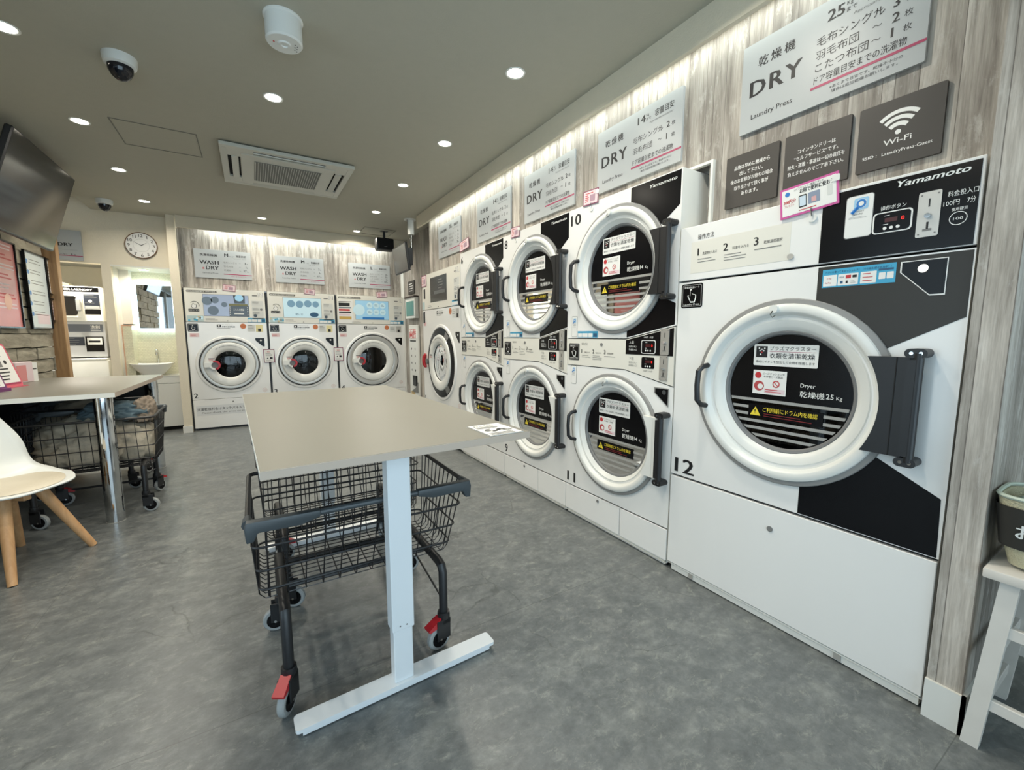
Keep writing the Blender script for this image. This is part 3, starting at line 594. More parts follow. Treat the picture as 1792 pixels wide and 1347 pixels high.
def big_dryer():
    w = 1.065; t = thing('tumble_dryer', 'large single tumble dryer numbered 12, rightmost machine on the right wall', 'dryer', (XR, 1.467, 0), RW)
    m = side_box(MB(), w, .035, 1.8125); cz = 1.04; cx = .5345
    m.plate([(.004, .545), (w - .004, .545), (w - .004, 1.545), (.004, 1.545)], (cx, cz), .29, 0, WHITE); m.lathe([(.29, 0), (.29, .07)], (cx, 0, cz), DARK, 48)
    m.build('body', t)
    m = MB(); m.box(.004, w - .004, -.004, .02, 1.553, 1.8125, WHITE, .002); m.box(.07, .53, -.0048, -.003, 1.585, 1.735, OFFW); cp = m.build('control_panel', t)
    MB().box(.638, w - .012, -.0055, -.003, 1.556, 1.803, BLACK).build('black_panel', cp, 'gloss black right half of the control panel')
    N = MB(); y = -.0056
    N.text('操作方法', .104, 1.745, .019, INK, y, w=.085); N.text('1', .107, 1.667, .036, INK, y, bold=.03); N.text('洗濯物を入れる', .133, 1.668, .011, INK, y, w=.075)
    N.text('2', .240, 1.667, .036, INK, y, bold=.03); N.text('料金を入れる', .284, 1.668, .011, INK, y, w=.075); N.text('3', .382, 1.667, .036, INK, y, bold=.03); N.text('乾燥温度選択', .424, 1.668, .011, INK, y, w=.075)
    N.lines(.108, 1.647, .10, 2, .013, GINK, y, .003); N.lines(.245, 1.647, .11, 3, .012, GINK, y, .003); N.lines(.385, 1.647, .15, 1, 1, GINK, y, .004)
    N.build('instruction_text', cp)
    yamamoto(cp, .857, 1.030, 1.774, .021, -.0064)
    app_card(cp, .716, .795, 1.632, 1.776, -.0068)
    display(cp, .803, .900, 1.634, 1.697, True, '0', -.0068); N = MB().text('操作ボタン', .818, 1.708, .012, WINK, -.0066, w=.068)
    N.text('料金投入口', .985, 1.71, .0135, WINK, -.0066, w=.067); N.text('100円', .977, 1.683, .0135, WINK, -.0066, w=.036); N.text('7分', 1.030, 1.683, .0135, WINK, -.0066, w=.018); N.text('使用硬貨', .997, 1.664, .008, WINK, -.0066, w=.036)
    N.lathe([(.0185, 0), (.0205, 0)], (1.014, -.0066, 1.640), WINK, 24, smooth=False); N.text('100', 1.014, 1.6355, .0085, WINK, -.0066, align='c', w=.022); N.build('panel_lettering', cp)
    coin_slot(cp, .917, .972, 1.597, 1.738, -.0068)
    MB().cyl((.535, -.006, 1.597), .012, -.003, STEEL, n=18).build('lock', cp)
    # dark graphic fields around the door
    def arc(a, b, r=.380, n=14): return [(cx + r * cos(radians(a + (b - a) * i / n)), cz + r * sin(radians(a + (b - a) * i / n))) for i in range(n + 1)]
    MB().prism([(.638, 1.540), (.638, 1.41)] + arc(74, 30) + [(1.057, 1.337), (1.057, 1.540)], -.0008, -.0001, DKG).build('graphic_field', t, 'dark grey field right of and above the door')
    MB().prism([(.632, .548), (.632, .66)] + arc(-75, -30) + [(1.050, .747), (1.055, .548)], -.0008, -.0001, BLACK).build('graphic_field', t, 'black field below the door')
    latch_pocket(t, .886, 1.003, 1.409, 1.526, True, WINK, -.0012, xb=.966)
    pay_sticker(t, .654, .875, 1.461, 1.528, -.0012, True); hand_sticker(t, .022, .142, 1.418, 1.536)
    dryer_door(t, cx, cz, .39, '25', MBLK, .182)
    number(t, '12', .03, .562, .080, .110)
    m = MB(); m.box(.006, w - .006, -.003, .02, .045, .534, WHITE, .002); bp_ = m.build('lower_panel', t)
    MB().cyl((.531, -.003, .438), .012, -.004, GINK, n=18).build('lock', bp_)
    m = MB(); m.box(.03, w - .012, .004, .03, .006, .040, PANEL); m.box(.14, .165, .0, .005, .010, .034, STEEL); m.box(.80, .825, .0, .005, .010, .034, STEEL); m.box(.02, w - .02, .05, .8, .0, .035, MBLK); m.build('plinth', t)
    return t
def stack_dryer():
    w = .901; t = thing('stacked_tumble_dryer', '', 'dryer', (XR, 2.3675, 0), RW, 'stacked tumble dryers along the right wall')
    cx = .4505; z1, z2 = 1.668, .666; g = .003
    m = side_box(MB(), w, .02, 2.116, gap=.003)
    m.plate([(g, 1.262), (.553, 1.262), (w - g, 1.332), (w - g, 2.116), (g, 2.116)], (cx, z1), .30, 0, WHITE); m.lathe([(.30, 0), (.30, .07)], (cx, 0, z1), DARK, 48)
    m.plate([(g, .222), (w - g, .222), (w - g, 1.005), (.549, 1.074), (g, 1.074)], (cx, z2), .30, 0, WHITE); m.lathe([(.30, 0), (.30, .07)], (cx, 0, z2), DARK, 48)
    m.box(g, w - g, .004, .05, .2, 1.35, INK) if False else None
    m.build('body', t)
    MB().prism([(.006, 1.079), (.549, 1.079), (w - .006, 1.011), (w - .006, 1.326), (.553, 1.256), (.006, 1.256)], -.003, .012, OFFW).build('control_panel', t); cp = [o for o in bpy.data.objects if o.parent == t and o.name.startswith('control_panel')][0]
    MB().prism([(.553, 1.170), (.888, 1.170), (.888, 1.320), (.553, 1.252)], -.0045, -.003, BLACK).build('black_panel', cp)
    y = -.0056
    coin_slot(cp, .806, .862, 1.176, 1.316, -.0048); coin_slot(cp, .804, .858, 1.036, 1.172, -.0034)
    display(cp, .676, .768, 1.182, 1.250, True, '0', -.0050); display(cp, .676, .768, 1.095, 1.158, False, '0', -.0036)
    N = MB(); N.text('上段', .580, 1.232, .014, WINK, y); N.text('操作ボタン', .580, 1.210, .010, WINK, y, w=.060); N.text('料金投入口', .580, 1.193, .010, WINK, y, w=.060)
    N.text('下段', .580, 1.140, .014, GINK, y + .0018); N.text('操作ボタン', .580, 1.118, .010, GINK, y + .0018, w=.060); N.text('料金投入口', .580, 1.101, .010, GINK, y + .0018, w=.060)
    N.text('100円  10分', .690, 1.264, .010, WINK, y, w=.066); N.text('100円  10分', .690, 1.075, .010, GINK, y + .0018, w=.066)
    x = .155; y = -.0042
    N.text('操作方法', x, 1.217, .013, GINK, y, w=.06)
    for n_, xx, s_ in (('1', .155, '洗濯物を入れる'), ('2', .264, '料金を入れる'), ('3', .370, '乾燥温度選択')): N.text(n_, xx, 1.163, .027, INK, y, bold=.03); N.text(s_, xx + .028, 1.164, .008, INK, y, w=.055)
    N.lines(.158, 1.147, .09, 2, .011, GINK, y, .0025); N.lines(.266, 1.147, .09, 3, .011, GINK, y, .0025); N.lines(.372, 1.147, .13, 1, 1, GINK, y, .003); N.build('instruction_text', cp)
    MB().cyl((.346, -.003, 1.222), .011, -.003, GINK, n=16).build('lock', cp)
    hand_sticker(t, .022, .132, 1.113, 1.226, -.0045)
    def arc(a, b, r=.368, n=14): return [(cx + r * cos(radians(a + (b - a) * i / n)), z1 + r * sin(radians(a + (b - a) * i / n))) for i in range(n + 1)]
    MB().prism([(.556, 2.110), (.556, 2.02)] + arc(72, 31.5) + [(.806, 1.885), (.890, 1.944), (.890, 2.110)], -.0008, -.0001, BLACK).build('graphic_field', t, 'black field above the upper door')
    MB().prism([(.554, 1.268), (.554, 1.316)] + arc(-72, -27.5) + [(.809, 1.481), (.888, 1.447), (.888, 1.337)], -.0008, -.0001, BLACK).build('graphic_field', t, 'black field below the upper door')
    yamamoto(t, .691, .866, 2.070, .018)
    app_card(t, .048, .100, 1.272, 1.408); app_card(t, .048, .100, .950, 1.072); pay_sticker(t, .110, .306, 1.266, 1.308)
    latch_pocket(t, .768, .874, .892, .999, False, PLW, xb=.868)
    dryer_door(t, cx, z1, .379, '14', MBLK, .186); dryer_door(t, cx, z2, .379, '14', PLW, .186)
    for a, b in ((.006, .538), (.544, w - .006)):
        p = MB().box(a, b, -.002, .015, .035, .213, WHITE, .0015).build('lower_panel', t)
        if a < .1: MB().cyl((.344, -.002, .190), .010, -.004, GINK, n=16).build('lock', p)
    MB().box(.01, w - .01, .02, .8, 0, .035, MBLK).box(.02, .88, .012, .03, .004, .03, PANEL).build('plinth', t)
    return t
D12 = big_dryer()
S10 = stack_dryer()
for i, (yl, a, b, lab) in enumerate(((2.3675, '10', '11', 'stacked tumble dryer pair numbered 10 above and 11 below, next to the large dryer'), (3.2600, '8', '9', 'stacked tumble dryer pair numbered 8 above and 9 below, middle one of the three stacks'), (4.1560, '6', '7', 'stacked tumble dryer pair numbered 6 above and 7 below, beside the tall washer 5'))):
    o = S10 if i == 0 else copy_tree(STK0)
    if i == 0: STK0 = copy_tree(S10)
    o.location = (XR, yl, 0); o['label'] = lab; o['group'] = 'stacked tumble dryers along the right wall'
    number(o, a, .022, 2.010, .072, .098 if len(a) > 1 else None); number(o, b, .022, .245, .072, .085 if len(b) > 1 else None)
for o in [STK0] + list(STK0.children_recursive): bpy.data.objects.remove(o)

# ------------------------------------------------------------------ washer dryers
def arc_text(N, t, cx, cz, r, h, m, y, a0, a1):
    n = len(t)
    for i, c in enumerate(t):
        a = radians(a0 + (a1 - a0) * (i + .5) / n); N.text(c, cx + r * cos(a), cz + r * sin(a), h, m, y, align='c', rot=a - pi / 2)
def washer(label, cat_group, loc, rz, w, H, split, base, cx, cz, R, rw, rg, num, size, screen, scr, ring='steel', black_ring=False):
    t = thing('washer_dryer', label, 'washing machine', loc, rz, cat_group)
    m = side_box(MB(), w, .03, H, .62, .002); m.plate([(.002, base), (w - .002, base), (w - .002, split), (.002, split)], (cx, cz), rg + .02, 0, WHITE)
    m.lathe([(R + .045, 0), (R + .035, -.012), (R + .012, -.014), (R + .002, -.002)], (cx, 0, cz), WHITE, 64); m.lathe([(rg + .02, 0), (rg + .02, .06)], (cx, 0, cz), DARK, 40); m.build('body', t)
    m = MB().box(.004, w - .004, -.004, .015, split + .004, H - .004, OFFW, .002); cp = m.build('control_panel', t)
    x0, x1, z0, z1 = scr; N = MB(); N.rect(x0 - .004, x1 + .004, z0 - .004, z1 + .004, GINK, -.0045); N.rect(x0, x1, z0, z1, screen, -.005); y = -.0056; sw, sh = x1 - x0, z1 - z0
    if num == '2':
        N.rect(x0 + sw * .55, x1, z0, z0 + sh * .5, SCR, y); N.rect(x0 + sw * .55, x1 - sw * .02, z0 + sh * .5, z0 + sh * .6, mat('olive_bar', (120, 118, 80), .4), y); N.prism([(x0 + sw * .68, z0 + sh * .62), (x0 + sw * .92, z0 + sh * .62), (x0 + sw * .92, z1), (x0 + sw * .66, z1)], y, y + .0003, SCR)
        N.disc((x0 + sw * .79, y - .0005, z0 + sh * .88), sh * .16, LITB, 20, sx=1.1)
        for i in range(5): N.disc((x0 + sw * .57, y - .0004, z0 + sh * (.08 + .09 * i)), sh * .02, WINK, 8); N.disc((x1 - sw * .03, y - .0004, z0 + sh * (.08 + .09 * i)), sh * .02, WINK, 8)
        N.text('こちらの機械', x0 + sw * .77, z0 + sh * .27, sh * .09, WINK, y - .0004, align='c', w=sw * .24); N.rect(x0 + sw * .66, x0 + sw * .88, z0 + sh * .1, z0 + sh * .15, WINK, y - .0004)
        for a, b, r_ in ((.08, .7, .2), (.25, .75, .16), (.2, .25, .22), (.45, .55, .12)): N.disc((x0 + sw * a, y, z0 + sh * b), sh * r_, mat('blue_grey_print', (108, 124, 140), .4), 18)
    elif num == '3':
        for a, b, r_ in ((.2, .7, .18), (.42, .68, .18), (.64, .72, .18), (.85, .7, .16)): N.disc((x0 + sw * a, y, z0 + sh * b), sh * r_, mat('blue_print', (120, 160, 188), .4), 20)
        N.disc((x0 + sw * .8, y - .0003, z0 + sh * .16), sh * .12, NAVY, 20, sx=1.8); N.text('使い方', x0 + sw * .4, z0 + sh * .12, sh * .09, NAVY, y, align='c')
    elif num == '4':
        for i in range(3):
            for j in range(2): N.disc((x0 + sw * (.42 + .2 * i), y, z0 + sh * (.40 + .36 * j)), sh * .16, LITW, 24); N.lines(x0 + sw * (.37 + .2 * i), z0 + sh * (.42 + .36 * j), sw * .1, 2, sh * .06, NAVY, y - .0004, sh * .02)
        N.disc((x0 + sw * .1, y, z0 + sh * .5), sh * .3, LITW, 24); N.rect(x0 + sw * .2, x0 + sw * .86, z0 + .003, z0 + sh * .13, BLUI, y)
    elif num == '5':
        N.rect(x0 + sw * .22, x1 - sw * .1, z0 + sh * .3, z0 + sh * .44, mat('grey_bar', (92, 94, 94), .4), y); N.lines(x0 + sw * .5, z0 + sh * .84, sw * .3, 4, sh * .11, GINK, y, sh * .03)
    N.build('screen', cp)
    if num != '5':
        N = MB(); zt = H - .045; N.rr(.03, .36, zt - .012, zt + .016, .012, -.0048, -.004, mat('olive_grey', (98, 96, 86), .5)); N.text('WASH&DRY', .036, zt - .006, .016, WINK, -.0056, w=.19, bold=.03); N.text('WASHER', .235, zt - .004, .011, WINK, -.0056, w=.11, bold=.03); N.build('logo_lettering', cp, 'white capital lettering in a dark rounded outline')
    N = MB(); N.text(size, w - .028, H - .087, .060, GINK, -.0053, align='r', bold=.06); N.text(size, w - .031, H - .085, .056, WINK, -.0056, align='r', bold=.02); N.rr(w - .155, w - .095, H - .078, H - .062, .007, -.0054, -.004, GINK); N.build('size_letter', cp, 'outlined letter ' + size)
    xs = w - .165
    N = MB()
    for i, (a, b) in enumerate(((.30, .22), (.215, .16), (.155, .05))):
        zt = split + a * (H - split) / .445; zb = split + b * (H - split) / .445; N.rr(xs, w - .03, zb + .004, zt + .004 + .04 * (i == 1) * 0, .004, -.0048, -.004, mat('pale_notice', (206, 208, 204), .5)); N.lines(xs + .008, zt - .012, .08, 3, .014, GINK, -.0056, .004, i)
    N.disc((w - .055, -.0056, split + .185), .016, GINK, 14); N.disc((xs + .035, -.0056, split + .10), .022, mat('slate_ink', (70, 84, 96), .5), 14); N.build('notice_strip', cp)
    pay_sticker(cp, w - .225, w - .012, split + .008, split + .066, -.0048)
    if num in '23':
        N = MB(); zz = split + .20; N.rr(.04, .155, zz - .062, zz - .028, .004, -.0048, -.004, INK); N.text('操作はこちら', .048, zz - .052, .012, WINK, -.0056, w=.1)
        hand = [(-.018, -.028), (.022, -.028), (.032, .002), (.030, .016), (.018, .018), (.006, .024), (-.004, .040), (-.012, .036), (-.010, .016), (-.024, .014), (-.030, .002)]
        N.prism([(.100 + a, zz + .01 + b) for a, b in hand], -.005, -.004, INK); N.prism([(.100 + a * .82, zz + .010 + b * .84) for a, b in hand], -.0056, -.005, PAPER); N.lathe([(.046, 0), (.052, 0)], (.108, -.0053, zz + .02), INK, 20, smooth=False, a0=-20, a1=140)
        N.build('touch_icon', cp, 'outlined hand icon pointing at the screen')
        N = MB(); N.rect(.02, .195, split + .008, split + .085, mat('pale_sea_print', (178, 198, 198), .5), -.0048); rs = random.Random(int(num))
        for i in range(10): N.disc((.03 + .155 * rs.random(), -.0053 - .0001 * i, split + .02 + .05 * rs.random()), .012, (LITW, BLUE, GINK, YEL)[i % 4] if i % 4 != 3 else mat('sand_print', (206, 190, 150), .5), 10)
        N.build('picture_sticker', cp)
    elif num == '4':
        N = MB(); N.rect(.02, .235, split + .01, H - .075, PAPER, -.0048); zt = H - .10
        for i, (mm, hh) in enumerate(((GINK, .012), (INK, .05), (mat('slate', (120, 132, 140), .5), .02), (REDI, .03), (INK, .02), (PINKP, .03), (mat('mustard', (196, 160, 80), .5), .045))): N.rect(.03, .21 - .02 * (i % 2), zt - hh, zt, mm, -.0053); zt -= hh + .011
        N.build('poster_sticker', cp, 'busy printed notice left of the screen')
    else:
        N = MB(); N.rect(.06, .12, split + .14, split + .26, INK, -.0048); N.rr(.01, .09, split + .01, split + .10, .01, -.0048, -.004, mat('pale_sea_print', (178, 198, 198), .5)); N.build('touch_icon', cp)
    N = MB(); N.lines(.215 if num != '5' else .2, split + .045, .14, 2, .016, GINK, -.0052, .004); N.cyl((x0 + sw * .5, -.0045, split + .022), .006, -.002, INK, n=12); N.build('lock', cp)
    # body notices
    zs = split - .02
    hand_sticker(t, .014, .128, zs - .105, zs) if num != '5' else MB().rr(.02, .085, zs - .14, zs, .006, -.002, 0, BLACK).build('hand_sticker', t)
    N = MB(); xi = cx - .12; N.rect(xi, xi + .046, zs - .045, zs - .008, INK, -.0012); N.disc((xi + .023, -.002, zs - .026), .010, WINK, 12); N.text('プラズマクラスター', xi + .056, zs - .018, .010, GINK, -.0012, w=.14); N.text('衣類を清潔乾燥', xi + .056, zs - .045, .015, INK, -.0012, w=.15, bold=.03); N.lines(xi, zs - .062, .2, 1, 1, GINK, -.0012, .005); N.build('ion_notice', t)
    N = MB(); N.disc((w - .285, -.0014, zs - .028), .036, ORNG, 28); N.lathe([(.024, 0), (.026, 0)], (w - .285, -.0018, zs - .028), mat('badge_line', (170, 84, 50), .5), 24, smooth=False); N.text('抗菌', w - .285, zs - .036, .014, MT['badge_line'], -.0018, align='c'); N.build('badge', t, 'round orange badge')
    N = MB(); N.rect(w - .235, w - .145, zs - .10, zs - .005, mat('pale_notice', (206, 208, 204), .5), -.001); N.lines(w - .228, zs - .02, .07, 3, .02, GINK, -.0016, .005); N.rect(w - .135, w - .05, zs - .105, zs - .005, mat('cream_notice', (222, 212, 160), .5) if num in '23' else STEEL, -.001); N.rect(w - .11, w - .075, zs - .10, zs - .06, INK, -.0016); N.build('notice', t)
    N = MB(); N.rect(.03, .13, zs - .175, zs - .125, mat('pale_rose', (222, 196, 196), .5), -.001); N.lines(.036, zs - .14, .08, 3, .013, REDI, -.0016, .004, 4); N.build('warning_notice', t)
    N = MB(); zp = cz + .24; P = [(w - .150, zp + .118), (w - .042, zp + .118), (w - .042, zp), (w - .065, zp), (w - .150, zp + .085)]; N.prism(P, -.002, 0, BLACK); N.disc((w - .085, -.0026, zp + .085), .012, WINK, 14); N.build('latch_button', t)
    N = MB(); N.lathe([(.024, 0), (.027, 0)], (w - .075, -.001, base + .085), mat('pink_line', (200, 150, 140), .5), 20, smooth=False); N.text('禁煙', w - .075, base + .078, .010, MT['pink_line'], -.001, align='c'); N.build('round_sticker', t)
    # door
    d = MB(); d.lathe([(rw, -.022), (rw - .006, -.034), (rw - .02, -.038), (rg + .035, -.036), (rg + .012, -.026), (rg, -.014)], (cx, 0, cz), PLW, 64); door = d.build('door', t)
    if black_ring:
        MB().lathe([(R, -.001), (R, -.014), (rw, -.022)], (cx, 0, cz), BLACK, 64).build('door_rim', door)
        N = MB()
        for a in (48, -62): N.lathe([(R - .001, -.016), (rw + .004, -.024)], (cx, 0, cz), GINK, 8, smooth=False, a0=a, a1=a + 16)
        N.build('rim_window', door)
    else:
        MB().lathe([(R + .004, -.001), (R, -.020), (R - .004, -.020), (R - .006, -.015)], (cx, 0, cz), BLACK, 64).build('door_gap', door); MB().lathe([(R - .006, -.016), (R - .012, -.024), (rw + .01, -.026), (rw, -.022)], (cx, 0, cz), STEEL, 64).build('door_rim', door)
    MB().lathe([(.0001, -.024), (rg * .4, -.0225), (rg * .7, -.018), (rg * .9, -.012), (rg, -.008)], (cx, 0, cz), GLASS, 48).build('glass', door)
    N = MB(); arc_text(N, '注意・本体側面の注意事項をお読みください', cx, cz, (rw + rg) / 2 + .01, .014, GINK, -.0392, 128, 52); N.rect(cx - rw + .055, cx - rw + .125, cz + .078, cz + .088, INK, -.0392); N.lines(cx - rw + .06, cz + .065, .06, 2, .014, REDI, -.0392, .004, 3); N.build('door_lettering', door)
    MB().lathe([(rg + .03, .06), (rg + .06, .1), (rg + .06, .42), (.0001, .44)], (cx, 0, cz), DRUM, 40).lathe([(.03, .4), (.055, .395), (.07, .4), (.10, .405), (.105, .42)], (cx, 0, cz), DRUM, 30).build('drum', t)
    if black_ring:
        P = [(cx - R - .105, -.008, cz - .085), (cx - R - .120, -.024, cz - .05), (cx - R - .124, -.028, cz), (cx - R - .120, -.024, cz + .05), (cx - R - .105, -.008, cz + .085)]
        MB().tube(P, [.016, .022, .023, .022, .016], RED, 12).build('door_handle', t, 'red door handle'); MB().rr(cx - R - .03, cx - R + .02, cz - .035, cz + .035, .02, -.04, -.01, GINK).build('latch', door)
    else:
        N = MB(); hx = cx - rg - .055; N.rr(hx - .055, hx + .012, cz - .030, cz + .034, .010, -.085, -.050, PLW)
        N.lathe([(.040, -.052), (.040, -.090), (.062, -.090), (.062, -.052)], (hx + .065, 0, cz - .004), PLW, 30, a0=90, a1=270); h = N.build('door_handle', door)
        MB().lathe([(.040, -.052), (.040, -.092), (.063, -.092), (.063, -.052)], (hx + .065, 0, cz - .004), RED, 30, a0=-75, a1=110).lathe([(.0001, -.06), (.040, -.06)], (hx + .065, 0, cz - .004), mat('smoke_plastic', (120, 116, 112), .3), 20).build('grip', h, 'red half ring of the door handle')
    number(t, num, .022, base + .022, .068)
    m = MB().box(.004, w - .004, -.002, .015, .03, base - .005, WHITE, .0015); lp = m.build('lower_panel', t)
    if num in '23': N = MB(); N.rect(.03, w - .03, .20, .335, mat('pale_band', (212, 214, 214), .4), -.0026); N.text('洗濯乾燥料金はタッチパネルでご確認ください', .04, .268, .032, INK, -.0032, w=w - .09); N.text('Please check the price on the touch panel.', .09, .225, .022, GINK, -.0032, w=w - .18); N.build('lettering', lp)
    MB().cyl((cx - .0, -.002, base - .05), .009, -.004, GINK, n=14).build('lock', lp)
    MB().box(.02, w - .02, .03, .55, 0, .03, MBLK).build('plinth', t)
    return t
GW = 'coin washer dryers in the far corner'
washer('washer dryer numbered 2 with a blue-grey screen, beside the cream pillar', GW, (-.735, 7.02, 0), 0, .918, 1.9, 1.455, .420, .452, .886, .345, .297, .180, '2', 'M', mat('screen_blue_grey', (142, 154, 176), .15, emit=.25), (.205, .715, 1.54, 1.822))
washer('washer dryer numbered 3, middle machine of the back wall', GW, (.207, 7.02, 0), 0, .893, 1.9, 1.455, .420, .440, .886, .345, .297, .180, '3', 'M', LITW, (.200, .700, 1.54, 1.822))
washer('wider washer dryer numbered 4 with a grid of blue circles on its screen', GW, (1.125, 7.02, 0), 0, 1.035, 1.9, 1.455, .420, .515, .884, .402, .325, .208, '4', 'L', LITB, (.275, .785, 1.53, 1.822))
washer('tall washer dryer numbered 5 with a red handle and black door rim', GW, (XR, 5.334, 0), RW, 1.178, 2.03, 1.595, .420, .605, .96, .405, .330, .215, '5', 'XL', SCR, (.300, .810, 1.68, 1.965), black_ring=True)
m = MB()
tag(MB().box(.184, .206, 7.03, 7.2, .02, 1.885, MBLK).build('gap_filler'), 'black gap strip between washers 2 and 3', 'trim', 'black strips between the washers')
tag(MB().box(1.101, 1.124, 7.03, 7.2, .02, 1.885, MBLK).build('gap_filler'), 'black gap strip between washers 3 and 4', 'trim', 'black strips between the washers')
tag(MB().box(-.7515, -.736, 7.03, 7.12, .02, 1.885, MBLK).build('gap_filler'), 'black gap strip between the cream pillar and washer 2', 'trim', 'black strips between the washers')
# ------------------------------------------------------------------ wall signs
def sign_base(label, loc, rz, w, h, group, m=SIGNW, t=.014):
    o = thing('wall_sign', label, 'sign', loc, rz, group); MB().rr(0, w, 0, h, .004, -t, 0, m).build('board', o); return o
def dry_sign(label, y, kg, rows):
    o = sign_base(label, (XW - .002, y, 2.208), RW, .65, .377, 'capacity signs above the machines'); Y = -.0145; N = MB()
    N.text('乾', .073, .268, .033, INK, Y, bold=.02); N.text('燥', .128, .268, .033, INK, Y, bold=.02); N.text('機', .183, .268, .033, INK, Y, bold=.02)
    N.text('DRY', .042, .149, .070, INK, Y, w=.214, bold=.035, sp=1.15); N.text('Laundry Press', .052, .053, .022, INK, Y, w=.175, bold=.01)
    N.text(kg, .341, .298, .042, INK, Y, w=.056, bold=.03); N.text('Kg', .404, .322, .014, INK, Y); N.text('まで', .404, .298, .014, INK, Y); N.text('容量目安', .465, .300, .029, INK, Y, w=.128, bold=.01); N.text('Approximate capacity', .428, .276, .011, GINK, Y, w=.162)
    n = len(rows); zs = (.205, .145) if n == 2 else (.225, .175, .128)
    for (a, b), z in zip(rows, zs):
        N.text(a, .308, z, .027, INK, Y); N.text('～', .492, z + .006, .022, INK, Y); N.text(b, .550, z, .033, INK, Y, bold=.03); N.text('枚', .583, z + .002, .018, INK, Y)
    N.text('ドア容量目安までの洗濯物', .306, .085, .023, INK, Y, w=.290, bold=.008)
    N.text('※あくまで目安です。乾燥不十分の', .365, .043, .0095, INK, Y, w=.225); N.text('場合は追加乾燥お願いします。', .372, .026, .0095, INK, Y, w=.205); N.build('lettering', o)
    MB().box(.296, .6505, -.0148, -.014, .065, .0745, CRIM).build('stripe', o)
R2 = (('毛布シングル', '2'), ('羽毛布団', '1'))
dry_sign('pale DRY 25 kg capacity sign above the largest dryer', 1.262, '25', (('毛布シングル', '3'), ('羽毛布団', '2'), ('こたつ布団', '1')))
dry_sign('pale DRY 14 kg capacity sign above dryer 10', 2.234, '14', R2)
dry_sign('pale DRY 14 kg capacity sign above dryer 8', 3.122, '14', R2)
dry_sign('pale DRY 14 kg capacity sign above dryer 6', 4.000, '14', R2)
def wash_sign(label, loc, rz, size, rows):
    o = sign_base(label, loc, rz, .643, .373, 'capacity signs above the machines'); Y = -.0145; N = MB()
    N.text('洗濯乾燥機', .066, .287, .025, INK, Y, w=.19, bold=.03); N.text('WASH', .060, .181, .050, INK, Y, w=.208, bold=.035); N.text('&', .085, .113, .026, REDI, Y, bold=.03); N.text('DRY', .124, .111, .050, INK, Y, w=.140, bold=.035); N.text('Laundry Press', .085, .058, .017, INK, Y, w=.17)
    N.text(size, .340, .292, .046, INK, Y, bold=.04); N.text('サイズ', .395, .292, .012, INK, Y); N.text('容量目安', .470, .297, .023, INK, Y, w=.118, bold=.02); N.text('Approximate capacity', .440, .270, .009, GINK, Y, w=.15)
    n = len(rows); st = .153 / n; z = .205 if n < 4 else .212
    for a, b in rows:
        N.text(a, .322, z, .020, GINK, Y, w=min(.155, .027 * len(a))); N.text('～', .500, z + .003, .016, INK, Y); N.text(b, .583 if len(b) < 3 else .588, z, .027, INK, Y, bold=.03, align='r'); N.text('枚' if len(b) < 2 else 'Kg', .590, z, .012, INK, Y); z -= st
    N.text('※あくまで目安です。', .40, .030, .008, CRIM, Y, w=.18); N.build('lettering', o)
    MB().box(.316, .6435, -.0148, -.014, .056, .065, CRIM).build('stripe', o)
RM = (('毛布シングル', '2'), ('羽毛布団', '1'), ('洗濯物', '17'))
wash_sign('pale WASH & DRY M size sign above washer 2', (-.600, 7.13, 2.050), 0, 'M', RM); wash_sign('pale WASH & DRY M size sign above washer 3', (.340, 7.13, 2.045), 0, 'M', RM)
wash_sign('pale WASH & DRY L size sign above washer 4', (1.338, 7.13, 2.032), 0, 'L', (('毛布シングル', '3'), ('羽毛布団', '2'), ('こたつ布団', '1'), ('洗濯物', '27')))
wash_sign('pale WASH & DRY XL size sign above the tall washer 5', (XW - .002, 5.058, 2.210), RW, 'XL', (('毛布シングル', '4'), ('羽毛布団', '3'), ('こたつ布団', '2'), ('洗濯物', '35')))
# sign by the clock, cut off by the television
o = sign_base('pale WASH & DRY sign on the cream wall left of the clock', (-2.31, YK, 2.160), 0, .643, .345, 'capacity signs above the machines', t=.02); N = MB(); Y = -.0205
N.text('スニーカー', .35, .268, .03, INK, Y) if False else None
N.text('WASH', .10, .165, .045, INK, Y, bold=.035); N.text('&', .405, .158, .026, INK, Y); N.text('DRY', .440, .160, .040, INK, Y, w=.125, bold=.035); N.rect(.34, .60, .118, .120, GINK, Y); N.text('4', .54, .058, .022, INK, Y, bold=.03); N.text('枚', .565, .058, .014, INK, Y); N.text('スニーカー', .40, .058, .018, INK, Y, w=.11); N.build('lettering', o)
MB().box(.30, .6435, -.021, -.020, .048, .056, CRIM).build('stripe', o)
G3 = 'charcoal notices above the largest dryer'
def dark(label, y, w, h, z, lines):
    o = sign_base(label, (XW - .002, y, z), RW, w, h, G3, SIGND, .012); N = MB()
    for t, x, z_, hh, ww in lines: N.text(t, x, z_ - z, hh, WINK, -.0126, w=ww, bold=.012)
    N.build('lettering', o); return o
dark('smallest charcoal notice with five lines of white Japanese text', 1.317, .242, .235, 1.890, (('品物は早めに機械から', .041, 2.060, .015, .163), ('出して下さい。', .068, 2.031, .015, .108), ('後のお客様がお待ちの場合', .025, 2.000, .015, .195), ('取り出させて頂く事が', .044, 1.969, .015, .158), ('あります。', .080, 1.939, .015, .078)))
dark('charcoal notice with four lines of white text, behind the pink card', 1.050, .239, .237, 1.887, (('コインランドリーは', .053, 2.041, .014, .137), ('“セルフサービス”です。', .040, 2.014, .014, .160), ('紛失・盗難・事故は一切の責任を', .016, 1.985, .014, .208), ('負えませんのでご了承下さい。', .018, 1.957, .014, .204)))
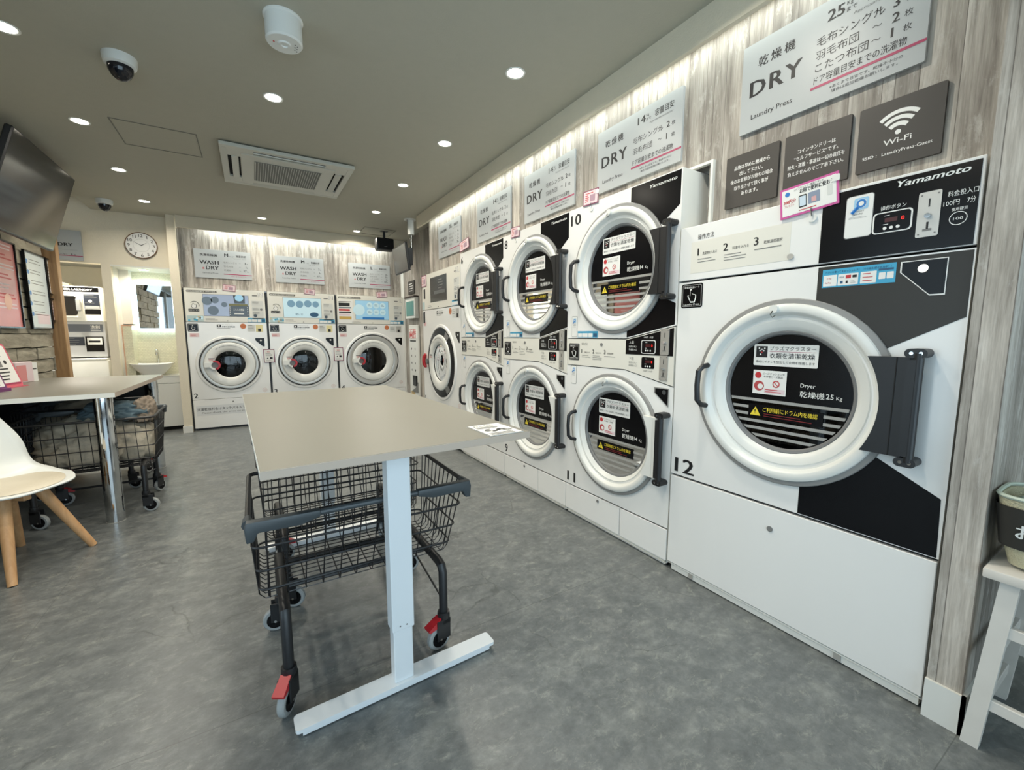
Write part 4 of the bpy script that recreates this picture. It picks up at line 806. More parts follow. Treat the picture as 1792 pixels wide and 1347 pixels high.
o = dark('charcoal Wi-Fi sign with the white fan symbol', .785, .239, .229, 1.891, (('Wi-Fi', .080, 1.966, .020, .078), ('SSID :', .019, 1.935, .0105, .044), ('LaundryPress-Guest', .078, 1.933, .0115, .138)))
N = MB()
for r0, r1 in ((.029, .043), (.051, .064), (.072, .085)): N.lathe([(r0, 0), (r1, 0)], (.119, -.0126, .1035), WINK, 16, smooth=False, a0=48, a1=132)
N.prism([(.119, .1085), (.1362, .1275), (.119, .1355), (.1018, .1275)], -.0126, -.012, WINK) if False else N.disc((.119, -.0126, .112), .0085, WINK, 16)
N.build('wifi_symbol', o)
# ------------------------------------------------------------------ loose cards and notices
def card(label, loc, rz, w, h, tilt, border, inner=PAPER, kind='qr', hook=False, cat='notice', group='pink-edged paper notices on the machines'):
    o = thing('paper_notice', label, cat, loc, rz, group); o.rotation_euler = (0, tilt, rz) if rz == 0 else (0, 0, rz)
    M = Matrix.Rotation(-tilt if rz else 0, 4, 'Y'); b = min(w, h) * .07
    N = MB(M); N.rect(0, w, 0, h, border, 0); N.box(0, w, .0005, .002, 0, h, border); N.rect(b, w - b, b, h - b, inner, -.0006); N.build('sheet', o)
    N = MB(M); y = -.0012
    if kind == 'big':
        N.text('コインランドリー専用アプリで', w * .26, h * .83, .0085, INK, y, w=w * .5); N.text('お得で便利に使おう', w * .36, h * .70, .014, INK, y, w=w * .56, bold=.03)
        N.rr(w * .34, w * .48, h * .22, h * .62, .004, y, y + .0004, INK); N.rect(w * .355, w * .465, h * .26, h * .58, mat('phone_screen', (196, 212, 224), .4), y - .0004); N.rect(w * .50, w * .70, h * .26, h * .62, mat('photo_grey', (130, 142, 162), .5), y); N.rect(w * .56, w * .64, h * .30, h * .46, mat('photo_rose', (206, 160, 160), .5), y - .0004)
        N.rr(w * .82, w * .90, h * .34, h * .68, .003, y, y + .0003, mat('pale_notice', (206, 208, 204), .5)); N.disc((w * .14, y, h * .78), .009, BLUI, 16); N.text('300円分', w * .07, h * .47, .013, REDI, y, w=w * .22, bold=.03); N.text('プレゼント', w * .08, h * .36, .008, REDI, y, w=w * .18); N.lines(w * .34, h * .13, w * .4, 1, 1, REDI, y, .003)
    elif kind == 'qr':
        N.lines(w * .15, h * .76, w * .7, 1, 1, REDI, y, h * .05); N.lines(w * .14, h * .62, w * .26, 4, h * .13, REDI, y, h * .05); N.rect(w * .46, w * .80, h * .22, h * .66, mat('mauve_print', (168, 138, 152), .5), y)
    else:
        N.text('ご確認', w * .18, h * .76, h * .08, REDI, y); N.lines(w * .18, h * .66, w * .62, 3, h * .08, GINK, y, h * .025); N.disc((w * .35, y, h * .32), h * .05, INK, 8); N.rect(w * .55, w * .8, h * .26, h * .40, INK, y); N.lines(w * .18, h * .17, w * .6, 2, h * .05, GINK, y, h * .018)
    N.build('print', o)
    if hook: H = MB(M); H.cyl((w * .56, .002, -.025), .016, .01, PLW, n=18); H.tube([(w * .56, -.002, -.02), (w * .56, -.006, .0), (w * .56, -.004, .012)], .0025, CHROME, 6); H.rr(w - .02, w + .004, h - .035, h - .012, .004, -.004, 0, PLW); H.build('clip', o)
    return o
card('magenta-edged app card clipped at the top edge of the largest dryer', (1.880, .978, 1.748), RW, .205, .118, .085, PINK, kind='big', hook=True)
P_ = mat('plum_edge', (132, 70, 94), .5)
card('small pink notice clipped at the corner of dryer 10', (1.885, 2.222, 2.108), RW, .142, .090, -.05, P_, PINKP, hook=True)
card('small pink notice clipped at the corner of dryer 8', (1.885, 3.130, 2.080), RW, .132, .082, -.05, P_, PINKP, hook=True)
card('small pink notice clipped between the XL sign and dryer 6', (2.010, 4.425, 2.185), RW, .235, .105, .10, P_, PINKP)
card('small pink notice clipped at the left corner of the tall washer 5', (1.884, 5.334, 1.885), RW, .17, .14, 0, P_, PINKP)
card('small pink notice hanging at the top edge of washer 2', (-.307, 7.012, 1.882), 0, .145, .085, .10, P_, PINKP)
card('small pink notice hanging at the top edge of washer 3', (.685, 7.012, 1.885), 0, .145, .082, .08, P_, PINKP)
card('small pink notice hanging at the top edge of washer 4', (1.735, 7.012, 1.872), 0, .165, .092, -.12, P_, PINKP)
card('upright pink-edged notice between washers 2 and 3', (.120, 7.008, .895), 0, .137, .190, 0, P_, PAPER, 'tall'); card('upright pink-edged notice between washers 3 and 4', (1.053, 7.008, .890), 0, .137, .205, 0, P_, PAPER, 'tall')
# ------------------------------------------------------------------ on the ceiling
LY = [1.16, 2.243, 3.30, 4.39, 5.484, 6.61]
spots = [(-.948, y) for y in (2.16, 3.223, 4.301, 5.33, 6.40)] + [(.203, 3.255), (.196, 6.53)] + [(1.382, y) for y in LY] + [(.203, 1.0), (-.948, 1.1), (.527, 1.98)]
def downlight(x, y, z=ZC, lab='', power=DOWN):
    o = thing('downlight', lab, 'ceiling light', (x, y, z), 0, 'round recessed downlights')
    MB().lathe([(.058, -.0002), (.056, -.004), (.048, -.003), (.044, .0)], (0, 0, 0), PLW, 28, 'z').build('trim_ring', o); MB().disc((0, 0, -.0015), .046, LAMP, 28, 'z').build('diffuser', o)
    area('lamp', (0, 0, -.012), (0, 0, 0), .085, 0, power, (1.0, .93, .80), radians(155), 'DISK', o); return o
near = {(.203, 3.255): 'round downlight beyond the smoke detector, nearer than the air conditioner', (.196, 6.53): 'round downlight beyond the air conditioner, by the back fascia', (.527, 1.98): 'round downlight at the very top edge, beside the smoke detector'}
for x, y in spots:
    if (x, y) in near: lb = near[(x, y)]
    elif x > 1: lb = {2.243: 'nearest downlight of the row along the dryer fascia', 3.30: 'second downlight of the row along the dryer fascia', 4.39: 'third downlight of the row along the dryer fascia', 5.484: 'fourth downlight of the row along the dryer fascia', 6.61: 'farthest downlight of the row along the dryer fascia'}.get(y, 'downlight overhead beside the camera')
    elif x < 0: lb = {3.223: 'stretched bright downlight in the top left corner', 4.301: 'downlight between the television and the ceiling hatch', 5.33: 'downlight beyond the ceiling hatch', 6.40: 'downlight beside the far dome camera'}.get(y, 'downlight overhead on the left')
    else: lb = 'round downlight overhead, above the camera'
    downlight(x, y, ZC, lb)
downlight(-1.16, 7.33, 2.125, 'small downlight over the washbasin', ALC)
downlight(-1.93, 7.5, 2.28, 'downlight in the side room above the sneaker washer', ROOM)
# smoke detector / camera / domes
o = thing('smoke_detector', 'large white cylindrical sensor housing on the ceiling', 'smoke detector', (.215, 2.455, ZC))
MB().lathe([(.0001, 0), (.086, 0), (.086, -.006), (.080, -.010), (.080, -.105), (.074, -.113), (.0001, -.113)], (0, 0, 0), PLW, 40, 'z').build('body', o)
N = MB(); N.lathe([(.030, 0), (.026, -.006), (.016, -.006), (.014, 0)], (0, 0, -.113), PLW, 20, 'z'); N.cyl((-.045, .0, -.113), .004, -.002, REDI, 'z', 8)
for a in range(6): N.cyl((.045 + .01 * (a % 2), -.02 + .01 * a, -.113), .003, -.002, GINK, 'z', 6)
N.build('sensor', o)
def dome(label, x, y, r=.075):
    o = thing('dome_camera', label, 'security camera', (x, y, ZC), 0, 'dome security cameras on the ceiling')
    MB().lathe([(.0001, 0), (r, 0), (r, -.022), (r * .93, -.045), (r * .75, -.052)], (0, 0, 0), PLW, 32, 'z').build('housing', o)
    MB().lathe([(r * .75, -.05), (r * .72, -.075), (r * .55, -.10), (r * .28, -.117), (.0001, -.122)], (0, 0, 0), mat('smoked_dome', (20, 22, 30), .08), 32, 'z').build('lens_dome', o)
dome('white dome camera with dark lens, between the two nearer left downlights', -.525, 3.23); dome('small dome camera beside the clock wall', -1.32, 6.57)
# ceiling cassette air conditioner
o = thing('air_conditioner', 'square ceiling cassette air conditioner with mesh intake', 'air conditioner', (.364, 4.59, ZC - .010)); N = MB()
z0 = -.035; N.frame(-.50, .50, -.48, .48, .13, z0 * -1 * 0 - .0, .03, ACW) if False else None
def zbox(N, x0, x1, y0, y1, a, b, m, bev=0): N.box(x0, x1, y0, y1, a, b, m, bev)
for a in ((-.50, .50, -.48, -.43), (-.50, .50, .43, .48), (-.50, -.45, -.43, .43), (.45, .50, -.43, .43)): zbox(N, *a, -.028, 0, ACW, .004)
for sx in (-1, 1):
    for sy in (-1, 1): zbox(N, *sorted((sx * .455, sx * .27)), *sorted((sy * .435, sy * .27)), -.026, 0, ACW)
zbox(N, -.36, .36, -.36, .36, -.032, -.004, ACW, .006); N.build('panel', o)
N = MB(); zbox(N, -.26, .26, -.24, .26, -.036, -.031, MESHG)
for i in range(27): zbox(N, -.255 + .0196 * i, -.251 + .0196 * i, -.24, .26, -.038, -.036, ACW)
for i in range(18): zbox(N, -.26, .26, -.236 + .0285 * i, -.233 + .0285 * i, -.0375, -.036, GINK)
N.build('intake_grille', o)
N = MB(); zbox(N, -.46, .46, -.44, .44, -.008, -.002, DARK); N.build('duct', o)
for (a, b, c, d_, ax) in ((-.27, .27, -.425, -.375, 0), (-.27, .27, .375, .425, 0), (-.425, -.375, -.27, .27, 1), (.375, .425, -.27, .27, 1)):
    cx_, cy_ = (a + b) / 2, (c + d_) / 2; M = Matrix.Translation((cx_, cy_, -.026)) @ Matrix.Rotation(radians(16) * (1 if (cy_ < 0 or cx_ > 0) else -1) * (1 if ax == 0 else 1), 4, 'X' if ax == 0 else 'Y')
    N = MB(M); zbox(N, -(b - a) / 2, (b - a) / 2, -(d_ - c) / 2, (d_ - c) / 2, -.004, .004, ACW); N.build('louvre', o)
# ------------------------------------------------------------------ far corner
o = thing('loudspeaker', 'small black loudspeaker hanging under the back fascia', 'loudspeaker', (1.72, 6.42, 2.50))
N = MB(); N.box(-.125, .125, -.07, .07, .0, .175, MBLK, .02, 2); N.build('cabinet', o); MB().box(-.108, .108, -.074, -.068, .018, .150, mat('speaker_cloth', (16, 16, 17), .9), .006).box(-.02, .02, -.0755, -.074, .05, .056, GINK).build('grille', o)
MB().box(-.015, .015, -.01, .01, .17, ZC - 2.50, MBLK).box(-.05, .05, -.03, .03, ZC - 2.506, ZC - 2.5, MBLK).build('bracket', o)
o = thing('wall_monitor', 'small black monitor hanging on a ceiling pole in the far corner', 'monitor', (1.85, 5.60, ZC))
MB().tube([(0, 0, -.001), (0, 0, -.175)], .042, PLW, 20).lathe([(.046, -.001), (.075, -.001), (.075, -.012), (.046, -.014)], (-.01, 0, 0), PLW, 24, 'z').build('pole_cover', o)
MB().tube([(0, 0, -.17), (0, 0, -.40)], .018, CHROME, 12).lathe([(.0001, 0), (.04, 0), (.04, -.02), (.0001, -.02)], (0, 0, -.17), PLW, 20, 'z').build('pole', o)
M = Matrix.Translation((-.105, .12, -.495)) @ Matrix.Rotation(radians(-6.5), 4, 'Y') @ Matrix.Rotation(-pi / 2, 4, 'Z')
N = MB(M); N.box(-.285, .285, -.012, .018, -.175, .175, MBLK, .004); N.box(-.15, .15, .018, .075, -.13, .12, MBLK, .01); N.build('housing', o)
N = MB(M); N.rect(-.270, .270, -.158, .160, mat('monitor_screen', (60, 62, 61), .15), -.0128); N.build('screen', o)
MB().box(-.06, .01, -.03, .03, -.58, -.36, MBLK, .005).build('mount', o)
MB().tube([(1.40, 6.5, ZC - .008), (1.40, 6.9, ZC - .008)], .001, GINK, 4) if False else None
# vending machine and its neighbours on the far right wall
o = thing('money_changer', 'narrow white money changer with red lettering, in the far right corner', 'money changer', (2.168, 6.70, .30), RW)
MB().box(0, .44, -.03, 0, 0, 1.14, PANEL, .006).build('body', o)
N = MB(); N = MB(Matrix.Translation((0, .1, 0))); N.rect(.02, .42, .02, 1.11, PLW, -.131); N.text('両替', .05, 1.00, .10, REDI, -.1316, w=.30, bold=.03) if False else None
N.box(.03, .41, -.134, -.13, .93, 1.08, PAPER); N.text('両替', .05, .945, .12, REDI, -.1345, w=.30, bold=.05); N.rect(.06, .34, .885, .905, INK, -.1325)
for i in range(2):
    for j in range(4): N.disc((.12 + .17 * i, -.1325, .44 + .11 * j), .018, (GINK, INK)[(i + j) % 2], 10)
N.box(.20, .36, -.15, -.13, .20, .36, BLACK); N.prism([(.10, .10), (.40, .10), (.40, .26), (.30, .17)], -.14, -.13, GINK); N.build('front_panel', o)
N = MB(Matrix.Translation((0, .1, 0))); N.rect(.06, .24, .0, .10, mat('tan_label', (196, 170, 120), .5), -.1325); N.build('label', o)
o = thing('fire_hose_cabinet', 'small teal-fronted cabinet with a dark top edge above the money changer', 'cabinet', (2.168, 6.75, 1.54), RW); MB().box(0, .46, -.06, 0, 0, .30, PANEL, .004).box(-.01, .47, -.075, .0, .315, .335, mat('dark_wood_edge', (50, 36, 30), .5)).box(.0, .46, -.06, 0, .30, .315, PANEL).build('case', o); MB().box(.05, .41, -.063, -.059, .04, .26, GREEN).build('door', o)
o = thing('wall_sign', 'tiny charcoal notice on the plank wall above the money changer', 'sign', (2.168, 6.74, 1.92), RW); N = MB(); N.box(0, .30, -.01, 0, 0, .20, SIGND); N.lines(.05, .15, .2, 4, .035, WINK, -.0106, .010); N.build('board', o)
# ------------------------------------------------------------------ clock, basin, mirror, sneaker washer
o = thing('wall_clock', 'round white clock with a brown rim and black numerals', 'clock', (-1.122, YK - .002, 2.398)); MB().lathe([(.0001, -.012), (.151, -.012), (.151, -.022), (.155, -.026), (.159, -.022), (.160, 0), (.0001, 0)], (0, 0, 0), TAN, 56).build('case', o)
MB().disc((0, -.0128, 0), .1505, PAPER, 48).build('face', o); N = MB()
for h in range(1, 13): a = radians(90 - 30 * h); N.text(str(h), .122 * cos(a), .119 * sin(a) - .019, .038, mat('dark_grey_ink', (74, 72, 68), .5), -.0135, align='c', bold=.02)
N.lathe([(.078, 0), (.0792, 0)], (0, -.0135, 0), GINK, 40, smooth=False); N.build('numerals', o); N = MB()
for a, L_, w_ in ((radians(34), .072, .004), (radians(150), .105, .003)): N.prism([(-w_ * sin(a), w_ * cos(a)), (L_ * cos(a), L_ * sin(a)), (w_ * sin(a), -w_ * cos(a))], -.0150, -.0145, INK)
N.disc((0, -.0155, 0), .006, INK, 12); N.build('hands', o)
o = thing('backlit_mirror', 'rectangular mirror with a glowing white edge above the basin', 'mirror', (-1.292, 7.598, 1.375)); MB().box(0, .375, -.05, -.044, 0, .58, MIRR).build('mirror_glass', o)
MB().frame(-.012, .387, -.012, .592, .016, -.040, -.028, HALO).build('light_frame', o)
o = thing('washbasin', 'white boat-shaped vessel basin on the vanity', 'basin', (-1.17, 7.385, .745)); m = MB()
V = []; F = []; n = 40; prof = [(.40, .0), (.55, .03), (.80, .085), (1.0, .155), (.96, .158), (.74, .10), (.4, .05), (.01, .04)]
for r, h in prof:
    for j in range(n):
        a = 2 * pi * j / n; c_, s_ = cos(a), sin(a); V.append((.235 * r * (abs(c_) ** .8) * (1 if c_ > 0 else -1), .17 * r * (abs(s_) ** .8) * (1 if s_ > 0 else -1), h + (.012 * c_ * c_ if r > .7 else 0)))
for i in range(len(prof) - 1):
    for j in range(n): F.append((i * n + j, i * n + (j + 1) % n, (i + 1) * n + (j + 1) % n, (i + 1) * n + j))
F.append(tuple(range(n))); F.append(tuple(range((len(prof) - 1) * n, len(prof) * n))); m.add(V, F, CERA, True); m.build('bowl', o)
o = thing('tap', 'tall chrome swan-neck tap behind the basin', 'tap', (-1.135, 7.578, .745)); MB().tube([(0, 0, 0), (0, 0, .30)] + [(0, -.045 + .045 * cos(radians(a)), .30 + .045 * sin(radians(a))) for a in range(20, 181, 20)] + [(0, -.09, .27)], .011, CHROME, 10).build('spout', o); MB().cyl((0, 0, 0), .022, .02, CHROME, 'z', 16).build('base', o)
o = thing('vanity_cabinet', 'plain white vanity cabinet under the basin', 'cabinet', (-1.335, 7.25, 0)); MB().box(0, .488, .02, .345, .05, .735, PLW).box(.02, .47, .05, .33, 0, .05, DARK).build('body', o); MB().box(-.003, .489, 0, .345, .735, .745, PANEL).box(0, .488, .005, .02, .645, .735, PLW).build('worktop', o); MB().box(.003, .486, .0, .02, .055, .632, PLW, .002).build('door', o)
# coin sneaker washer in the side room
o = thing('sneaker_washer', 'white coin sneaker washer with a square dark door, in the side room', 'washing machine', (-2.30, 7.62, .76)); w = .64; MB().box(0, w, 0, .5, .70, 1.145, PLW, .006).box(0, w, .02, .5, .24, .70, mat('grey_front', (176, 178, 180), .4)).build('body', o)
N = MB(); N.rect(.02, w - .02, 1.075, 1.135, BLACK, -.001); N.text('COIN SNEAKER LAUNDRY', .06, 1.092, .025, WINK, -.0016, w=.50, bold=.03); N.build('lettering', o)
N = MB(); N.rr(.02, .455, .75, 1.05, .02, -.012, 0, PLW); N.rr(.06, .405, .775, 1.02, .03, -.014, -.012, mat('door_window', (18, 18, 20), .1)); d_ = N.build('door', o); MB().box(.400, .446, -.045, -.012, .83, .985, mat('light_grey_plastic', (160, 162, 162), .4), .008).build('handle', d_)
N = MB(); N.rect(.47, .62, .86, 1.05, mat('navy_panel', (38, 44, 56), .4), -.001); N.rect(.47, .62, .79, .855, BLACK, -.001); N.rect(.475, .615, .862, .90, mat('light_grey_plastic', (160, 162, 162), .4), -.0016); N.disc((.53, -.0018, .96), .018, WINK, 14); N.lines(.48, 1.03, .12, 2, .02, GINK, -.0016, .005); N.lines(.48, .935, .12, 1, 1, GINK, -.0016, .004); N.build('control_panel', o)
N = MB(); N.rect(.29, .62, .565, .665, mat('slate_panel', (92, 98, 108), .4), .019); N.text('洗剤', .50, .61, .035, WINK, .018); N.lines(.50, .59, .1, 2, .012, WINK, .018, .003); N.rect(.18, .43, .39, .50, MT['navy_panel'], .019); N.lines(.19, .48, .2, 4, .025, GINK, .018, .004); N.rect(.44, .615, .31, .505, BLACK, .019); N.rect(.455, .60, .40, .49, WINK, .018); N.rect(.47, .58, .43, .455, INK, .017); N.disc((.26, .018, .685), .008, INK, 10); N.build('info_labels', o)
o = thing('washing_machine', 'white top-loading machine below the sneaker washer', 'washing machine', (-2.32, 7.55, 0)); MB().box(0, .68, 0, .52, .03, .96, PLW, .02, 2).build('body', o); MB().box(.015, .665, .0, .50, .955, .985, PLW, .01).build('lid', o); MB().box(.02, .66, .02, .5, 0, .03, DARK).build('base', o)
tag(MB().box(-2.3, -2.06, 7.80, 7.98, 1.907, 1.965, PAPER).box(-2.055, -2.0, 7.80, 7.95, 1.907, 1.95, mat('olive_box', (96, 92, 66), .6)).build('paper_pack'), 'small pale pack lying on top of the sneaker washer', 'box')
# ------------------------------------------------------------------ folding table in front
def place(o, x, y, rz): o.location = (x, y, 0); o.rotation_euler = (0, 0, rz)
T1 = thing('standing_table', 'beige-topped standing table with a white T-shaped leg frame, in the foreground', 'table', (-.0045, 1.181, 0), .0381)
MB().box(0, .8114, 0, 1.6537, .925, .949, TOPB, .0015).build('table_top', T1)
MB().box(-.0006, .812, -.0008, .0, .926, .948, EDGE).box(-.0008, 0, 0, 1.653, .926, .948, EDGW).build('edge_band', T1)
for yy in (.204, 1.592):
    m = MB(); V = []; m.M = Matrix.Translation((0, 0, 0))
    b = bmesh.new(); bmesh.ops.create_cube(b, size=1); bmesh.ops.scale(b, vec=(.733, .070, .012), verts=b.verts); bmesh.ops.translate(b, vec=(.421, yy + .035, .028), verts=b.verts)
    bmesh.ops.bevel(b, geom=[e for e in b.edges if abs(e.verts[0].co.z - e.verts[1].co.z) > .005], offset=.012, segments=4, affect='EDGES', profile=.5); m.bm(b, LEGWH)
    m.box(.075, .767, yy + .008, yy + .062, .004, .023, LEGWH); 
    for x in (.09, .74): m.cyl((x, yy + .035, 0), .014, .006, GINK, 'z', 12)
    m.build('foot', T1)
    cx = .413; m = MB(); m.box(cx - .035, cx + .035, yy + .012, yy + .058, .034, .30, LEGWH, .003); m.box(cx - .040, cx + .040, yy + .006, yy + .064, .235, .925, LEGWH, .003)
    for x in (-.012, .012): m.disc((cx + x, yy + .0055, .252), .003, GINK, 8)
    m.build('column', T1)
MB().box(.38, .45, .25, 1.60, .895, .924, LEGWH).box(.05, .76, .21, .26, .905, .925, LEGWH).box(.05, .76, 1.60, 1.65, .905, .925, LEGWH).build('under_frame', T1)
o = thing('laminated_sheet', 'laminated printed sheet lying at the near right corner of the foreground table', 'sheet', (.650, 1.209, .9492), .0381); m = MB(Matrix.Rotation(-pi / 2, 4, 'X'))
m = MB(Matrix(((1, 0, 0, 0), (0, 0, 1, 0), (0, -1, 0, 0), (0, 0, 0, 1)))); m.box(0, .133, -.002, -.0005, 0, .172, PAPER); m.frame(0, .133, 0, .172, .003, -.0026, -.002, GINK); m.text('お忘れ物', .015, .140, .014, INK, -.0028, w=.08); m.lines(.012, .126, .10, 3, .010, GINK, -.0028, .004, 3); m.lines(.012, .030, .10, 3, .010, GINK, -.0028, .004, 5)
rs = random.Random(9)
for i in range(9): a, b = .02 + .09 * rs.random(), .045 + .045 * rs.random(); m.rect(a, a + .018, b, b + .010, (INK, GINK)[i % 2], -.0028 - .0001 * i)
m.build('sheet', o)
# ------------------------------------------------------------------ laundry carts
def caster(root, x, y, ang, brake):
    M = Matrix.Translation((x, y, 0)) @ Matrix.Rotation(ang, 4, 'Z')   # local +y: trailing direction
    N = MB(M); N.lathe([(.0001, 0), (.024, 0), (.026, -.022), (.020, -.034), (.0001, -.034)], (0, 0, .155), MBLK, 18, 'z')
    for s_ in (-1, 1): N.prism([(0, 0), (0, 0)], 0, 0, MBLK) if False else N.box(s_ * .019 - .003, s_ * .019 + .003, -.020, .042, .045, .130, MBLK, .002)
    N.box(-.022, .022, -.022, .020, .105, .130, MBLK, .004); c = N.build('caster', root)
    W = MB(M); W.lathe([(.030, -.0125), (.045, -.0125), (.0495, -.008), (.0495, .008), (.045, .0125), (.030, .0125)], (0, .025, .0498), TYRE, 32, 'x'); W.lathe([(.0001, -.0145), (.034, -.0145), (.034, .0145), (.0001, .0145)], (0, .025, .0498), BLACK, 28, 'x', smooth=False)
    for s_ in (-1, 1): W.lathe([(.0001, 0), (.0055, 0)], (s_ * .0235, .025, .0498), CHROME, 10, 'x', smooth=False)
    W.build('wheel', c)
    if brake: B = MB(M); B.prism([(-.020, .085), (.020, .085), (.020, .105), (-.020, .105)], .030, .031, RED) if False else None; B.add([(-.018, .022, .138), (.018, .022, .138), (.020, .080, .108), (-.020, .080, .108), (-.018, .022, .105), (.018, .022, .105), (.020, .076, .097), (-.020, .076, .097)], [(0, 1, 2, 3), (7, 6, 5, 4), (0, 4, 5, 1), (3, 2, 6, 7), (0, 3, 7, 4), (1, 5, 6, 2)], RED); B.build('brake', c, 'red brake pedal')
    return c
def rrect(x0, x1, y0, y1, z, r, n=4):
    P = []
    for cx, cy, a0 in ((x1 - r, y0 + r, -90), (x1 - r, y1 - r, 0), (x0 + r, y1 - r, 90), (x0 + r, y0 + r, 180)): P += [(cx + r * cos(radians(a0 + 90 * k / n)), cy + r * sin(radians(a0 + 90 * k / n)), z) for k in range(n + 1)]
    return P
def make_cart():
    """front (-y) carries the grips; 74 x 57 cm basket tapering down"""
    t = thing('laundry_cart', '', 'laundry cart', (0, 0, 0), 0, 'black wire laundry carts')
    X, Y0, Y1, ZT = .370, -.285, .285, .700; XB = .352; YF = -.135; ZB = .350
    rim = MB(); rim.tube(rrect(-X, X, Y0, Y1, ZT, .03), .0085, MBLK, 8, True); rim.tube([(-X + .03, Y0, ZT), (X - .03, Y0, ZT)], .0105, GRIP, 10); r_ = rim.build('rim', t)
    for s_ in (-1, 1):
        N = MB(); O = [(.165, .012), (X + .004, .014), (X + .010, -.006), (X + .006, -.052), (X - .014, -.050), (X - .026, -.024), (.225, -.026), (.165, -.010)]
        b = bmesh.new(); vs = [b.verts.new((s_ * a_, yy_, ZT + c_)) for yy_ in (Y0 - .016, Y0 + .016) for a_, c_ in O]; no = len(O)
        b.faces.new(vs[:no]); b.faces.new(vs[no:][::-1])
        for i in range(no): b.faces.new((vs[i], vs[(i + 1) % no], vs[(i + 1) % no + no], vs[i + no]))
        bmesh.ops.recalc_face_normals(b, faces=b.faces[:]); bmesh.ops.bevel(b, geom=b.edges[:], offset=.004, segments=2, affect='EDGES', profile=.5); N.bm(b, GRIP)
        N.tube([(s_ * (X + .001), Y0 + .01, ZT - .002), (s_ * (X + .001), Y0 + .05, ZT - .001), (s_ * X, Y0 + .07, ZT)], [.016, .014, .010], GRIP, 10); N.build('corner_grip', r_, 'slate plastic corner grip')
    def at(z): f = (ZT - z) / (ZT - ZB); return X - (X - XB) * f, Y0 + (YF + .02 - Y0) * f, Y1 - .03 * f
    g = MB()
    for z in (.600, .495, .402): x_, a, b = at(z); g.tube(rrect(-x_, x_, a, b, z, .028), .0042, MBLK, 6, True)
    xb, yb, yc = at(ZB); g.build('basket_ring', t)
    g = MB(); n = 12
    for i in range(n):
        u = -1 + 2 * (i + .5) / n; g.tube([(u * (X - .02), Y0, ZT), (u * (xb + .005), yb - .006, ZB + .02), (u * xb, yb + .015, ZB), (u * xb, yc - .015, ZB), (u * (xb + .005), yc, ZB + .02), (u * (X - .02), Y1, ZT)], .0024, MBLK, 4, smooth=False)
    n = 11
    for i in range(n):
        f = (i + .5) / n; ya = Y0 + .02 + (Y1 - Y0 - .04) * f; yy = yb + (yc - yb) * f; g.tube([(-X, ya, ZT), (-xb - .003, yy, ZB + .02), (-xb + .015, yy, ZB), (xb - .015, yy, ZB), (xb + .003, yy, ZB + .02), (X, ya, ZT)], .0024, MBLK, 4, smooth=False)
    g.build('basket_mesh', t)
    LX = .283; fy, by = -.225, .245
    for s_ in (-1, 1): MB().tube([(s_ * LX, fy, .150), (s_ * LX, fy, .325), (s_ * LX, fy + .012, .345), (s_ * LX, fy + .04, .352), (s_ * LX, by - .03, .346), (s_ * LX, by - .005, .335), (s_ * LX, by, .31), (s_ * LX, by, .150)], .0175, MBLK, 12).build('frame_tube', t)
    m = MB()
    for y in (-.03, by - .08): m.tube([(-LX, y, .338), (LX, y, .338)], .011, MBLK, 8)
    m.tube([(-LX, fy, .20), (-LX, by, .26)], .0045, MBLK, 6); m.tube([(LX, fy, .20), (LX, by, .26)], .0045, MBLK, 6); m.build('cross_bars', t)
    caster(t, -LX, fy, 2.62, True); caster(t, LX, fy, 1.75, True); caster(t, -LX, by, 1.45, False); caster(t, LX, by, 1.2, False)
    return t
cart = make_cart(); c2 = copy_tree(cart); c3 = copy_tree(cart); c4 = copy_tree(cart)
place(cart, .322, 1.768, .0); cart['label'] = 'empty black wire laundry cart at the near end, under the foreground table'
place(c2, .350, 2.415, pi + .02); c2['label'] = 'second empty black wire laundry cart, farther under the foreground table'
place(c3, -1.020, 4.185, pi + .02); c3['label'] = 'full black wire laundry cart nearer under the left table, beside the chrome post'
place(c4, -1.215, 4.875, pi - .02); c4['label'] = 'full black wire laundry cart farther back under the left table'
def heap(name, label, x, y, z0, sx, sy, sz, m, seed, cat='laundry'):
    b = bmesh.new(); bmesh.ops.create_icosphere(b, subdivisions=5, radius=1); from mathutils import noise as nz
    for v in b.verts:
        p = v.co.copy(); k = 1 + .26 * nz.noise(p * 1.6 + Vector((seed, 0, 0))) + -.30 * abs(nz.noise(p * 3.4 + Vector((0, seed, 0)))) + .09 * nz.noise(p * 8) + .12
        v.co = p * k; v.co.z = max(v.co.z, -.55)
        v.co.x = max(-1.0, min(1.0, v.co.x)); v.co.y = max(-1.0, min(1.0, v.co.y))
        v.co = Vector((v.co.x * sx, v.co.y * sy, v.co.z * sz + .55 * sz))
    q_ = MB().bm(b, m, True); q_.sharp = 180; o = q_.build(name); o.location = (x, y, z0); tag(o, label, cat, 'crumpled washing in the carts'); return o
heap('crumpled_laundry', 'beige crumpled cloth filling the nearer left cart', -1.02, 4.215, .362, .325, .20, .215, BAGT, 1)
heap('crumpled_laundry', 'blue-grey crumpled cloth on top of the nearer left cart', -.90, 4.20, .665, .20, .15, .085, BAGB, 2)
heap('crumpled_laundry', 'brown-grey crumpled cloth at the right end of the nearer left cart', -.745, 4.23, .64, .075, .13, .105, BAGN, 3)
heap('crumpled_laundry', 'beige crumpled cloth filling the farther left cart', -1.215, 4.87, .362, .32, .20, .225, BAGT, 4)
